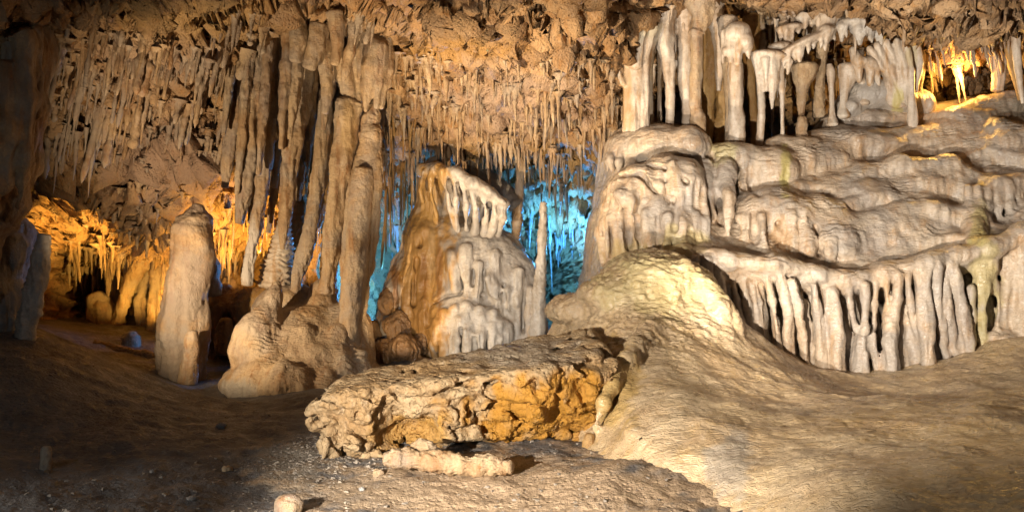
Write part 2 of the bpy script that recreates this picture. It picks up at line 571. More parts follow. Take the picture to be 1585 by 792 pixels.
GREYD = (0.27, 0.245, 0.225)
M_FLOW = limestone("pale flowstone", (0.70, 0.55, 0.40), (0.56, 0.41, 0.28), (0.52, 0.26, 0.08), 0.55, (0.16, 0.42), 0.8, 55, 0.03, GREYD, 0.6, fine=0.35)
M_CASC = limestone("grey white flowstone", (0.66, 0.58, 0.49), (0.48, 0.40, 0.32), (0.46, 0.33, 0.21), 0.4, (0.18, 0.45), 0.8, 55, 0.015, GREYD, 0.6, fine=0.4)
M_COLM = limestone("tan dripstone", (0.64, 0.45, 0.26), (0.44, 0.275, 0.14), (0.34, 0.145, 0.035), 0.9, (0.35, 0.7), 0.8, 60, 0.03, GREYD, 0.5, fine=1.0)
M_STAL = limestone("brown dripstone", (0.58, 0.385, 0.21), (0.36, 0.205, 0.095), (0.32, 0.125, 0.03), 0.7, (0.4, 0.7), 0.8, 60, 0.0, GREYD, 0.5)
M_PALE = limestone("white dripstone", (0.72, 0.61, 0.49), (0.56, 0.42, 0.30), (0.48, 0.25, 0.08), 0.75, (0.25, 0.5), 0.7, 60, 0.0, fine=0.4)
M_AMBR = limestone("amber dripstone", (0.52, 0.31, 0.11), (0.38, 0.20, 0.06), (0.24, 0.10, 0.025), 0.6, (0.3, 0.6), 0.7, 60, 0.0)
M_ROCK = limestone("cave rock", (0.58, 0.35, 0.165), (0.36, 0.195, 0.08), (0.48, 0.205, 0.04), 0.7, (0.45, 0.85), 1.0, 40, 0.0, (0.30, 0.20, 0.12), 0.6, 0.35, 0.03)
M_SHLF = limestone("pitted rock", (0.62, 0.44, 0.25), (0.46, 0.285, 0.13), (0.44, 0.23, 0.07), 0.5, (0.4, 0.75), 1.0, 40, 0.0, None, 0, 0.4, 0.03)
M_MOUN = limestone("mound flowstone", (0.74, 0.54, 0.32), (0.60, 0.41, 0.23), (0.60, 0.37, 0.13), 0.5, (0.16, 0.42), 0.8, 50, 0.035, (0.34, 0.28, 0.21), 0.3, fine=0.25)
M_FLOR = limestone("cave floor", (0.115, 0.107, 0.104), (0.070, 0.066, 0.066), (0.16, 0.14, 0.125), 0.3, (0.35, 0.8), 1.0, 34, 0.0, (0.18, 0.165, 0.155), 0.5, 0.4, 0.02, fine=0.7)
M_GRIT = limestone("grit", (0.30, 0.25, 0.20), (0.18, 0.155, 0.13), (0.40, 0.32, 0.22), 0.5, (0.5, 0.9), 0.6, 40)
M_DARK = limestone("dark wet rock", (0.20, 0.115, 0.055), (0.11, 0.06, 0.03), (0.32, 0.16, 0.045), 0.6, (0.25, 0.55), 0.9, 40, 0.0, None, 0, 0.5, 0.02)
M_GREY = limestone("grey dripstone", (0.44, 0.41, 0.38), (0.29, 0.265, 0.245), (0.26, 0.20, 0.15), 0.5, (0.35, 0.65), 0.7, 55, 0.02)
# ------------------------------------------------------------------ cave ceiling and back wall: one continuous rock surface
sheet_ctrl = [
 (-500,-450,3.6),(0,-450,4.2),(500,-450,4.7),(1000,-450,4.8),(1600,-450,4.4),(2100,-450,3.6),
 (-500,0,5.5),(-500,300,5.8),(-500,650,6),(-250,0,7.2),(-250,250,7.6),(-250,650,8),
 (0,0,8.4),(0,100,9.2),(0,250,10.1),(0,400,10.9),(-40,520,11),(100,40,9.6),(100,150,10.8),(150,250,12.2),(60,330,13.0),(80,390,14.6),(150,430,16.0),(150,560,16.3),(70,560,14),
 (200,0,9.0),(250,60,10.2),(250,150,11.3),(270,250,12.2),(290,320,12.9),(240,370,13.8),(250,450,16.2),(260,560,16),
 (370,0,9.8),(380,50,11.2),(380,200,12.3),(380,340,13.2),(390,430,14.6),(400,560,14.6),(450,20,10.9),
 (500,0,10.5),(500,40,11.6),(500,150,12.7),(500,300,13.6),(500,450,14.2),(500,560,14.2),(500,-120,7.6),
 (600,0,9.4),(600,60,11.3),(610,200,12.6),(610,290,14.6),(610,400,16.6),(610,560,16.6),
 (690,60,9.2),(720,0,8.6),(750,110,10.4),(750,190,11.7),(750,250,13.2),(750,330,15.5),(750,560,16.5),
 (850,0,8.6),(850,60,9.4),(850,150,10.9),(880,220,12.4),(880,270,14.2),(880,340,16.3),(880,430,17.4),(880,560,17.4),
 (940,0,9.2),(940,60,10.2),(960,150,11.7),(950,240,13.2),(950,330,15.0),(950,560,15),
 (1050,0,11.2),(1050,70,12.0),(1050,160,12.9),(1050,260,13.2),(1050,560,13.2),(1100,-120,8.2),
 (1200,0,11.5),(1200,70,12.2),(1200,170,13.0),(1200,300,13.2),(1200,560,13.2),(1300,0,11.0),
 (1345,25,11.6),(1350,60,12.0),(1350,150,13.0),(1370,-20,9.2),(1400,0,8.8),(1410,35,10.6),(1450,20,9.0),(1450,55,11.0),(1450,130,12.8),(1450,220,13.4),(1450,560,13.4),
 (1585,10,8.6),(1585,60,11.2),(1585,140,12.4),(1585,230,12.8),(1585,560,12.8),
 (1850,0,7.4),(1850,200,9.4),(1850,560,9.4),(2100,0,5.5),(2100,300,6),(2100,650,6.2),
]
Ysheet = TPS(sheet_ctrl, 200.0, 2e-3)
gx = np.r_[np.linspace(-500, -40, 60)[:-1], np.arange(-40, 1630, 2.7), np.linspace(1630, 2100, 60)[1:]]
gy = np.r_[np.linspace(-450, -20, 70)[:-1], np.arange(-20, 580, 2.7)]
GX, GY = np.meshgrid(gx, gy)
SY = Ysheet(GX.ravel(), GY.ravel())
_q = np.stack([GX.ravel() / 90.0, GY.ravel() / 70.0, np.zeros(GX.size)], 1)
_per = 0.78
_u = SY / _per + 0.9 * fbm(_q, 1.0, 3, 77.0)
_f = _u - np.floor(_u)
_st = np.floor(_u) + sstep(0.55, 1.0, _f) - _u + 0.35
_wst = sstep(-60, 0, GY.ravel()) * (1 - sstep(300, 380, GY.ravel())) * 0.85
SOFF = (sstep(0.5, 0.62, _f) * (1 - sstep(0.80, 0.92, _f)))
SY = SY + _per * _st * _wst
SV = np.stack([(GX.ravel() - CX) / F * SY, SY, CZ - (GY.ravel() - CY) / F * SY], 1).astype(np.float64)
nx_, ny_ = len(gx), len(gy)
ii = (np.arange(ny_ - 1)[:, None] * nx_ + np.arange(nx_ - 1)[None]).ravel()
SF = np.stack([ii, ii + nx_, ii + nx_ + 1, ii + 1], 1)
SN = vnormals(SV, SF)
if SN[:, 1].mean() > 0:
    SF = SF[:, ::-1]; SN = -SN
px_, py_ = GX.ravel(), GY.ravel()
w_rock = np.maximum((1 - sstep(30, 110, py_)) , sstep(1330, 1400, px_) * (1 - sstep(40, 90, py_)))
w_crk = sstep(40, 90, px_) * (1 - sstep(300, 370, px_)) * sstep(210, 270, py_)
w_nod = sstep(590, 640, px_) * (1 - sstep(940, 980, px_)) * sstep(50, 90, py_) * (1 - sstep(210, 260, py_))
w_blue = sstep(580, 620, px_) * (1 - sstep(940, 970, px_)) * sstep(270, 330, py_)
w_crk = np.maximum(w_crk, w_blue)
w_flu = sstep(30, 80, py_) * (1 - w_nod) * (1 - 0.6 * w_crk)
# domain warp so that the relief folds over itself
d = 0.16 * fbm(SV, 0.9, 3, 3.0)
d += w_rock * (0.12 * ridged(SV, 1.8, 3, 1.0) + 0.06 * fbm(SV, 4, 3, 8.0, 0.5) - 0.06 * sstep(0.1, 0.6, fbm(SV, 4.0, 2, 22)))
d += w_nod * (0.17 * (0.75 - worley(SV + 0.15 * np.stack([fbm(SV, 3, 2, 4), fbm(SV, 3, 2, 14), fbm(SV, 3, 2, 24)], 1), (5.0, 5.0, 1.7), 2.0)) + 0.05 * fbm(SV, (9, 9, 2.5), 2, 31) + 0.05 * ridged(SV, (7, 7, 1.6), 2, 35))
d += w_flu * (0.15 * fbm(SV, (6, 6, 0.9), 3, 5.0) + 0.03 * ridged(SV, (10, 10, 2.0), 2, 6.0))
d -= w_flu * (1 - w_crk) * 0.30 * sstep(0.80, 0.97, 1 - np.abs(fbm(SV, (3.2, 3.2, 0.7), 2, 51))) * sstep(-0.1, 0.3, fbm(SV, 1.3, 2, 61))
d -= w_rock * 0.25 * sstep(0.86, 0.98, 1 - np.abs(fbm(SV, (1.7, 1.7, 1.7), 3, 91))) 
d += w_crk * (0.22 * ridged(SV, (3.0, 3.0, 3.4), 3, 12.0) + 0.12 * fbm(SV, 8, 3, 2.0) + 0.05 * ridged(SV, 13, 2, 5.0))
d += 0.018 * ridged(SV, 7.0, 3, 7.0)
SV = SV + SN * d[:, None]
SV = SV + SN * (0.026 * fbm(SV, (12, 12, 8), 2, 40.0))[:, None] * (0.5 + 0.5 * (w_rock + w_crk + w_nod))[:, None]
SN = vnormals(SV, SF)
ORNG = (0.44, 0.22, 0.06)
sheet_st = stains_for(SV, [(300, 20, 140, 60, (0.40, 0.24, 0.08), 0.6), (1110, 40, 50, 80, (0.40, 0.20, 0.05), 0.8), (700, 80, 120, 20, (0.42, 0.22, 0.05), 0.7),
                           (1230, 120, 150, 60, (0.38, 0.20, 0.05), 0.7), (800, 165, 130, 70, (0.52, 0.38, 0.30), 0.5), (270, 250, 130, 90, (0.40, 0.27, 0.21), 0.55),
                           (820, 250, 160, 40, (0.40, 0.23, 0.06), 0.6), (230, 100, 150, 50, (0.38, 0.26, 0.19), 0.4)])
fy = GY.ravel()[SF].mean(1)
for nm, sel in (("cave_ceiling", fy < 235), ("cave_wall", fy >= 235)):
    Fs = SF[sel]; u, inv = np.unique(Fs, return_inverse=True)
    o = link(nm, make_mesh(nm, SV[u], inv.reshape(-1, 4), SN[u], sheet_st[u]), M_ROCK)
    o["kind"] = "structure"
S_idx = np.arange(nx_ * ny_).reshape(ny_, nx_)

def soffit(px, py):
    i = int(np.clip(np.searchsorted(gy, py), 0, ny_ - 1)); j = int(np.clip(np.searchsorted(gx, px), 0, nx_ - 1))
    return SOFF[S_idx[i, j]]

def sheet_at(px, py):
    i = int(np.clip(np.searchsorted(gy, py), 0, ny_ - 1)); j = int(np.clip(np.searchsorted(gx, px), 0, nx_ - 1))
    return SV[S_idx[i, j]]

# ------------------------------------------------------------------ cave floor
floor_px = [(-200,792,5.0),(0,792,5.2),(200,792,5.4),(400,792,5.5),(600,792,5.5),(800,792,5.4),(1000,792,5.2),
 (0,640,7.4),(60,572,8.2),(60,640,7.5),(120,600,8.2),(0,520,9.3),(40,520,9.5),(0,480,10.4),(130,545,11.2),(200,555,11.6),(250,560,11.5),(250,548,12.4),(290,588,11.0),
 (200,650,7.6),(200,600,9.0),(400,612,10.2),(350,650,8.3),(450,700,6.9),(450,640,8.6),(550,600,9.9),(560,575,11.0),(640,560,11.6),(700,560,11.7),(600,745,6.1),(700,715,6.6),(800,745,6.0),(900,705,6.6),(950,740,5.8)]
fc = []
for a in floor_px:
    p = W(*a); fc.append((p[0], p[1], p[2]))
for x in (-8, -4, 0, 4, 8):
    fc += [(x, -3, 0.0), (x, 3.0, 0.02)]
fc += [(-6, 15, 0.45), (-3, 15, 0.35), (0, 15, 0.25), (2, 15, 0.1), (-6, 19, 0.5), (0, 19, 0.3), (4, 19, 0.3), (8, 19, 0.3), (6, 8, 0.0), (9, 5, 0.0), (3, 9, 0.0), (4, 12, 0.1), (-9, 9, 1.0), (-9, 4, 0.3)]
Zfloor = TPS(fc, 1.0, 2e-3)
def floor_d(x, y, z0):
    P = np.stack([x, y, np.zeros_like(x)], 1)
    d = 0.05 * fbm(P, 1.1, 3, 3.0) + 0.018 * fbm(P, 4.5, 3, 9.0) + 0.010 * fbm(P, 15, 3, 19.0)
    d -= 0.012 * (1 - np.minimum(np.abs(perlin(P * np.array([2.0, 7.0, 1]) + 3)) * 3, 1)) ** 2 * sstep(-1.2, -0.6, x)
    return z0 + d
def ground(x, y):
    x = np.atleast_1d(np.array(x, float)); y = np.atleast_1d(np.array(y, float))
    return floor_d(x, y, Zfloor(x, y))
ys = np.r_[np.linspace(-3, 4.0, 40)[:-1], 4.0 * (9.5 / 4.0) ** np.linspace(0, 1, 200)[:-1], np.linspace(9.5, 19, 110)]
us = np.r_[np.linspace(-2.0, -0.66, 40)[:-1], np.linspace(-0.66, 0.66, 380), np.linspace(0.66, 2.0, 40)[1:]]
UU, YY = np.meshgrid(us, ys)
XX = UU * np.maximum(YY, 4.0)
fx, fyv = XX.ravel(), YY.ravel()
FV = np.stack([fx, fyv, floor_d(fx, fyv, Zfloor(fx, fyv))], 1)
n1, n2 = len(us), len(ys)
ii = (np.arange(n2 - 1)[:, None] * n1 + np.arange(n1 - 1)[None]).ravel()
FF = np.stack([ii, ii + 1, ii + n1 + 1, ii + n1], 1)
fst = stains_for(FV, [(450, 725, 60, 60, (0.32, 0.26, 0.19), 0.6), (820, 762, 400, 75, (0.46, 0.32, 0.20), 1.0), (560, 765, 120, 40, (0.36, 0.26, 0.17), 0.7)])  # first blob paints the bright patch where lamp light lands left of the slab
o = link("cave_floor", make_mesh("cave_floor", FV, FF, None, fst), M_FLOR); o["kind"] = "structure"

# grit and crumbs on the floor
rg_ = np.random.RandomState(21)
gv, gf = [], []; off = 0
base_v = np.array([(-1,-1,-.6),(1,-1,-.6),(1,1,-.6),(-1,1,-.6),(-.7,-.8,.6),(.8,-.6,.5),(.6,.8,.7),(-.8,.6,.4)]) * .5
base_f = np.array([(0,1,5,4),(1,2,6,5),(2,3,7,6),(3,0,4,7),(4,5,6,7),(3,2,1,0)])
for k in range(2600):
    if k < 900:
        px, py = rg_.normal(480, 60), rg_.normal(705, 22); Yd = 1.52 * F / (py - CY)
    else:
        px, py = rg_.uniform(-60, 1040), 560 + 240 * rg_.rand() ** .8; Yd = 1.5 * F / (py - CY)
    x = (px - CX) / F * Yd
    z = float(0)
    sz = 0.006 + 0.018 * rg_.rand() ** 4
    a = rg_.uniform(0, 6.28); ca, sa = math.cos(a), math.sin(a)
    v = base_v * (1 + .5 * rg_.normal(size=(8, 3))) * sz * np.array([1.2, 1, .8])
    v = np.stack([v[:, 0] * ca - v[:, 1] * sa + x, v[:, 0] * sa + v[:, 1] * ca + Yd, v[:, 2]], 1)
    gv.append(v); gf.append(base_f + off); off += 8
gv = np.concatenate(gv)
ctr = gv.reshape(-1, 8, 3).mean(1)
gv[:, 2] += np.repeat(ground(ctr[:, 0], ctr[:, 1]), 8) + 0.002
o = link("floor_grit", make_mesh("floor_grit", gv, np.concatenate(gf)), M_GRIT)
o.data.polygons.foreach_set("use_smooth", np.zeros(len(o.data.polygons), bool))
tag(o, "loose grit and crumbs scattered over the cave floor", "grit", None, "stuff")
# ------------------------------------------------------------------ displacement recipes
def flow_disp(amp=1.0, rip=1.0, flu=1.0, lump=1.0):
    def f(V, N):
        nz = N[:, 2]
        steep = np.clip(1 - np.abs(nz), 0, 1)
        up = sstep(-0.1, 0.55, nz)
        wv = V + 0.08 * np.stack([fbm(V, 2.5, 2, 71), fbm(V, 2.5, 2, 72), fbm(V, 2.5, 2, 73)], 1)
        d = lump * (0.030 * fbm(V, (3, 3, 2.4), 3, 2))
        d += flu * steep * (0.024 * fbm(V, (13, 13, 1.6), 2, 6) + 0.008 * fbm(V, (30, 30, 4), 2, 16))
        ph = wv[:, 2] * 15.0 + wv[:, 1] * 6.0 + 1.5 * fbm(V, 1.5, 2, 81) + 0.8 * fbm(V, (5, 5, 5), 2, 82)
        fr = ph - np.floor(ph)
        lam = sstep(-0.25, 0.25, fbm(V, (3.0, 3.0, 5.0), 2, 83))
        ph2 = wv[:, 2] * 33.0 + wv[:, 1] * 14.0 + 2.0 * fbm(V, 2.5, 2, 85)
        fr2 = ph2 - np.floor(ph2)
        msk = 0.25 + 0.75 * sstep(-0.2, 0.25, fbm(V, 1.6, 2, 44))
        d += rip * (0.30 + 0.70 * up) * msk * (0.020 * lam * (np.minimum(fr, (1 - fr) * 6) - 0.5) + 0.006 * (np.minimum(fr2, (1 - fr2) * 5) - 0.5))
        return amp * d
    return f

YEL = (0.52, 0.43, 0.14)
# ------------------------------------------------------------------ great terraced flowstone on the right
rel = [(1130,520,9.15),(1200,565,9.9),(1300,580,10.1),(1400,570,10.1),(1500,540,10.1),(1585,515,10.0),
 (1150,470,9.75),(1200,485,10.0),(1300,505,10.15),(1400,495,10.15),(1500,475,10.1),(1585,445,10.0),(1300,650,9.7),(1500,650,9.7),(1100,600,9.5),
 (1100,430,9.35),(1200,425,9.45),(1310,440,9.55),(1430,420,9.55),(1520,395,9.5),(1585,370,9.5),
 (1080,392,9.5),(1200,397,9.65),(1310,417,9.7),(1430,392,9.75),(1520,367,9.75),(1585,345,9.8),
 (1150,380,9.9),(1220,385,9.95),(1300,400,9.9),(1220,312,10.3),(1300,350,10.1),(1400,370,9.95),(1400,320,10.2),(1400,300,10.4),(1400,255,10.7),(1400,240,11.0),(1400,200,11.6),(1400,170,12.2),
 (1530,335,10.1),(1540,280,10.4),(1540,250,10.6),(1540,200,11.0),(1540,170,11.5),(1540,140,12.0),
 (1250,230,11.2),(1200,215,11.6),(1150,255,11.1),(1110,300,10.6),(1110,370,9.95),(1060,340,10.2),(1000,360,10.1),(960,330,10.6),(935,350,11.3),(925,300,12.2),(1000,260,10.8),(1010,200,11.5),(950,220,11.8),(925,250,12.6),(925,420,11.0),(980,410,10.0),(1060,392,9.75),(910,420,12.0),(910,300,13.0),
 (1800,560,8.8),(1800,400,8.9),(1800,250,9.6),(1800,140,11.0),(1300,200,11.6),(1300,260,10.8)]
Yrel = TPS(rel, 150.0, 2e-3)
RX = np.array([880,950,1010,1060,1110,1160,1200,1250,1290,1330,1400,1440,1480,1560,1600,1900])
RY = np.array([215,200,190,195,232,242,218,208,172,162,166,162,154,138,140,140])
f = Field((0.85, 8.75, 0.05), (6.9, 12.5, 3.75), 0.0185)
sl_all = tuple(slice(0, int(k)) for k in f.n)
for i0 in range(0, int(f.n[0]), 40):
    s = (slice(i0, min(i0 + 40, int(f.n[0]))), sl_all[1], sl_all[2])
    X, Yv, Z = f.grid(s)
    PX = CX + X / Yv * F + 0 * Z; PY = CY - (Z - CZ) / Yv * F + 0 * X
    shp = PX.shape
    # evaluate the spline on a coarse pixel lattice, then look up
    if i0 == 0:
        lx = np.arange(860, 1900, 4.0); ly = np.arange(80, 720, 4.0)
        LX, LY = np.meshgrid(lx, ly, indexing='ij')
        LYv = Yrel(LX.ravel(), LY.ravel()).reshape(LX.shape)
        _q = np.stack([LX.ravel() / 130.0, LY.ravel() / 80.0, 0 * LX.ravel()], 1)
        per = 0.42
        u = LYv / per + (0.75 * fbm(_q, 1.0, 3, 13.0)).reshape(LX.shape)
        fr = u - np.floor(u)
        wst = sstep(1120, 1190, LX) * (1 - sstep(365, 395, LY)) * 0.8
        LYv = LYv + wst * per * (np.floor(u) + sstep(0.40, 1.0, fr) - u + 0.2)
    a = np.clip((PX - 860) / 4, 0, len(lx) - 1.001); b = np.clip((PY - 80) / 4, 0, len(ly) - 1.001)
    ia = a.astype(int); ib = b.astype(int); a = a - ia; b = b - ib
    Ys = LYv[ia, ib] * (1 - a) * (1 - b) + LYv[ia + 1, ib] * a * (1 - b) + LYv[ia, ib + 1] * (1 - a) * b + LYv[ia + 1, ib + 1] * a * b
    d = (Ys - Yv) * 0.7
    rp = np.interp(PX, RX, RY)
    d = np.maximum(d, (rp - PY) / F * Yv)
    f.D[s] = d.astype(np.float32)
    f.T[s] = 1
# rounded lobes
drs = np.random.RandomState(3)
for (x, y, Y, rx, ry, rd) in [(1010,228,10.95,60,36,.45),(965,238,11.1,30,34,.4),(1060,228,10.85,38,30,.4),(1035,272,10.4,55,33,.4),(985,292,10.4,42,38,.4),(1060,302,10.2,33,46,.32),
   (957,350,10.5,30,62,.35),(1010,350,10.15,30,56,.3),(1045,362,10.0,35,42,.32),(1078,345,10.05,20,42,.22),(1130,245,10.9,40,26,.35),
   (1195,268,10.75,38,36,.36),(1240,255,10.95,33,30,.36),(1185,340,10.2,44,42,.34),(1240,348,10.2,55,40,.36),(1290,374,10.0,48,30,.3),(1222,230,11.15,38,20,.35),(1160,275,10.85,28,24,.3),
   (1330,190,11.75,50,20,.4),(1385,186,11.75,42,18,.4),(1300,222,11.3,48,20,.35),(1282,255,11.0,38,28,.3),(1350,225,11.1,60,18,.3),(1440,215,11.2,60,20,.3),(1330,305,10.5,50,25,.3),
   (1440,345,10.15,60,22,.25),(1375,352,10.1,50,22,.25),(1560,165,11.35,50,22,.35),(1500,185,11.3,50,20,.35),(1495,232,11.0,45,22,.3),(1570,225,10.75,40,26,.3),(1450,290,10.5,60,26,.28)]:
    if x < 1140:
        f.epx(x, y, Y, rx, ry, rd, 0.06, 1)
        if y > 235: ell_drips(f, x, y, Y, rx, ry, rd, int(rx / 5), drs, rr=.13)
    else:
        f.epx(x, y, Y + .10, rx * 1.2, ry * 1.1, rd, 0.14, 1)
        if y > 300 and x < 1330: ell_drips(f, x, y, Y + .1, rx * 1.15, ry * 1.1, rd, int(rx / 8), drs, k=.05)
# terrace lips
for ch in ([(1300,285,10.75,12),(1330,268,10.7,14),(1390,253,10.6,15),(1468,254,10.55,15),(1518,284,10.4,12)],
           [(1440,206,11.2,9),(1490,199,11.1,10),(1540,198,10.9,11),(1600,215,10.7,11)],
           [(1385,327,10.15,9),(1440,322,10.1,10),(1498,330,10.0,10),(1533,350,9.85,9)],
           [(1500,292,10.2,9),(1540,284,10.15,10),(1600,280,10.1,11)],
           [(1255,215,11.3,8),(1300,206,11.4,9),(1350,210,11.3,9)],
           [(1150,318,10.4,10),(1200,306,10.35,11),(1260,318,10.3,11),(1305,345,10.1,10)]):
    f.chain([(a, b, c + .07, r * .8) for a, b, c, r in ch], 0.14, 1, 1.6)
    xs_ = [c[0] for c in ch]
    for xx in np.arange(min(xs_), max(xs_), 15.0):
        xx += drs.uniform(-3, 3)
        yy = np.interp(xx, xs_, [c[1] for c in ch]); Yy = np.interp(xx, xs_, [c[2] for c in ch])
        L = drs.uniform(14, 34); r = drs.uniform(3.5, 6)
        f.chain([(xx, yy, Yy - .0, r), (xx + 1, yy + L * .6, Yy - .02, r), (xx + 2, yy + L, Yy + .04, r * .6)], 0.05, 1)
f.chain([(1030,400,9.75,10),(1060,395,9.55,13),(1130,405,9.45,14),(1200,410,9.45,15),(1260,424,9.5,15),(1310,434,9.5,15),(1370,422,9.5,15),(1430,407,9.45,15),(1480,397,9.45,15),(1530,386,9.4,15),(1585,364,9.4,15),(1680,352,9.2,16)], 0.10, 1, 1.5)
f.chain([(1060,412,9.6,10),(1130,422,9.54,11),(1200,428,9.52,11),(1260,441,9.56,12),(1310,450,9.56,11),(1370,436,9.56,11),(1430,422,9.52,12),(1480,412,9.52,12),(1530,400,9.48,11),(1585,380,9.48,12),(1680,368,9.28,13)], 0.08, 1, 1.2)
# left-hand folds
parts = {1: "flowstone_body"}
tg = 1
def fold(pts, nm="flute", k=0.05, sq=1.0):
    global tg
    tg += 1
    parts[tg] = nm
    f.chain(pts, k, tg, sq)
for pts in ([(943,300,10.6,10),(940,360,10.45,13),(938,412,10.4,11)], [(962,318,10.3,7),(965,360,10.15,9),(968,398,10.05,7)], [(982,325,10.2,8),(990,365,10.0,8),(997,400,9.9,5)],
            [(1003,322,10.1,11),(1008,360,9.95,12),(1012,398,9.9,9)], [(1027,330,10.05,10),(1032,370,9.9,11),(1035,400,9.85,9)], [(1056,345,9.95,12),(1062,378,9.8,13),(1060,400,9.75,10)],
            [(1092,258,10.6,15),(1100,300,10.35,11),(1107,336,10.2,6)], [(1125,262,10.5,17),(1124,305,10.2,12),(1127,358,10.05,6)], [(1068,270,10.5,12),(1078,320,10.2,9),(1082,350,10.1,6)],
            [(1150,268,10.75,10),(1150,310,10.45,8),(1148,340,10.3,5)]):
    fold(pts, "fold")
# pillars of the drapery below the ledge
Yf = 9.38
FL = [[(1075,398,8),(1075,428,7)], [(1094,402,9),(1093,442,8)], [(1110,402,9),(1114,452,8)], [(1131,412,6),(1140,465,5),(1149,518,6)],
 [(1147,415,9),(1157,470,7),(1166,524,9)], [(1165,425,6),(1178,470,4),(1182,520,5)], [(1182,415,9),(1195,465,7),(1207,566,8)], [(1207,425,9),(1219,480,9),(1221,566,9)],
 [(1226,435,8),(1241,500,9),(1247,573,10)], [(1259,440,10),(1268,505,10),(1273,576,11)], [(1283,450,14),(1292,515,13),(1297,577,15)], [(1313,440,8),(1318,475,6),(1325,512,6)],
 [(1337,440,8),(1338,475,6),(1337,514,7)], [(1357,435,9),(1353,470,6),(1350,510,6)], [(1335,512,10),(1332,545,15),(1331,576,17)], [(1351,515,6),(1353,545,7),(1357,574,8)],
 [(1371,425,7),(1373,460,5),(1376,490,6)], [(1392,425,9),(1389,460,6),(1384,492,7)], [(1379,492,11),(1378,530,14),(1377,572,15)],
 [(1403,425,6),(1410,480,5),(1424,558,5)], [(1425,408,13),(1430,470,13),(1437,560,14)], [(1448,415,8),(1451,475,8),(1464,552,8)], [(1460,420,8),(1466,475,8),(1480,548,8)],
 [(1474,408,10),(1489,475,11),(1499,543,12)], [(1503,445,7),(1506,490,6),(1506,536,6)], [(1521,440,9),(1521,490,8),(1520,537,8)], [(1545,440,8),(1546,480,8),(1543,516,8)],
 [(1560,400,13),(1557,450,11),(1553,516,11)], [(1581,378,12),(1580,450,13),(1581,520,13)], [(1604,370,13),(1606,440,12),(1607,515,13)], [(1632,365,13),(1634,440,13),(1636,510,14)], [(1660,360,12),(1664,440,12),(1668,505,13)]]
for pl in FL:
    fold([(x, y, Yf + (0.10 if 1125 < x < 1190 else 0.0) + 0.06 * math.sin(x * 1.7), r * 0.86) for (x, y, r) in pl], "drapery_pillar", 0.025, 1.3)
for pl in ([(1170,440,9.6,14),(1172,525,9.55,15)], [(1399,470,9.52,9),(1398,566,9.5,8)], [(1410,480,9.52,6),(1414,562,9.5,7)], [(1442,480,9.55,8),(1450,558,9.52,8)], [(1245,470,9.55,8),(1258,575,9.5,8)], [(1312,480,9.56,9),(1312,576,9.52,8)], [(1530,450,9.6,9),(1532,528,9.55,9)]):
    fold(pl, "drapery_pillar", 0.05)
frs = np.random.RandomState(31)
for x in np.arange(1082, 1680, 13.0):
    x = x + frs.uniform(-4, 4)
    yb = np.interp(x, [1060,1130,1200,1300,1350,1420,1500,1585,1680], [450,515,562,577,575,562,537,512,500])
    yt = np.interp(x, [1060,1130,1200,1310,1430,1585,1680], [405,415,425,445,420,380,370]) + frs.uniform(0, 25)
    ye = yb if frs.rand() < .6 else yt + (yb - yt) * frs.uniform(.4, .9)
    r = frs.uniform(2.6, 4.2)
    fold([(x, yt, 9.60, r * 1.2), (x + 4, (yt + ye) / 2, 9.62, r), (x + 8, ye, 9.62, r * .9)], "drapery_pillar", 0.03, 1.2)
# short drips under the upper right lip
for x in (1498, 1513, 1529, 1546, 1563, 1580, 1598):
    fold([(x, 292, 10.12, 7), (x + 1, 318, 10.05, 6), (x + 1, 342, 10.0, 5)], "drip_fold", 0.05)
# creases between the folds
for g in ([(947,352,4),(948,382,5)], [(968,326,4),(970,350,5),(972,384,5)], [(986,338,4),(990,365,6),(996,402,6)], [(1019,335,3),(1021,385,5)], [(1045,305,4),(1046,330,5),(1044,355,4)], [(1077,280,4),(1080,320,6)], [(1088,290,4),(1090,330,7)],
          [(1113,300,5),(1115,345,7)], [(1139,300,5),(1140,358,7)], [(1070,355,4),(1072,392,4)], [(930,370,4),(932,405,4)], [(1005,255,4),(1035,262,5),(1062,282,5)], [(960,272,4),(990,268,5),(1015,300,4)], [(1165,330,3),(1168,375,5)], [(1205,345,4),(1207,392,6)], [(1262,350,4),(1266,395,4)], [(1150,290,4),(1175,300,5)]):
    f.groove(g)
for g in ([(955,330,6),(957,390,5)], [(1000,330,8),(1008,392,6)], [(1032,335,7),(1030,390,6)], [(1180,335,8),(1182,385,6)], [(1225,335,8),(1228,392,6)], [(1245,330,7),(1248,390,6)], [(980,250,9),(960,300,8)], [(1040,255,9),(1055,310,7)]):
    f.rib(g, .05, 1)
# yellow-stained boss
tg += 1; parts[tg] = "stained_boss"
f.chain([(1512,322,10.05,10),(1508,352,9.85,12),(1514,385,9.52,17),(1526,415,9.42,16),(1523,452,9.42,11)], 0.09, tg)
tg += 1; parts[tg] = "knob"; f.epx(1551, 522, 9.35, 19, 12, 0.16, 0.05, tg)
V, Fq, TG = f.mesh()
finish("terraced_flowstone", "huge pale terraced flowstone with a fringe of drapery pillars filling the right side", "flowstone", V, Fq, TG, M_FLOW, parts,
       flow_disp(1.0, 1.1, 0.8, 1.3),
       [(1514,350,16,45,YEL,0.5),(1524,430,28,75,YEL,0.5),(1520,510,14,45,YEL,0.5),(1216,262,10,40,YEL,0.8),(1050,375,40,28,(0.55,0.43,0.18),0.6),(975,390,45,22,(0.55,0.43,0.18),0.5),
        (1120,225,26,30,(0.55,0.46,0.2),0.6),(1205,365,20,30,(0.5,0.27,0.1),0.6),(1545,170,60,30,(0.16,0.14,0.1),0.6)])
print("right", len(V))

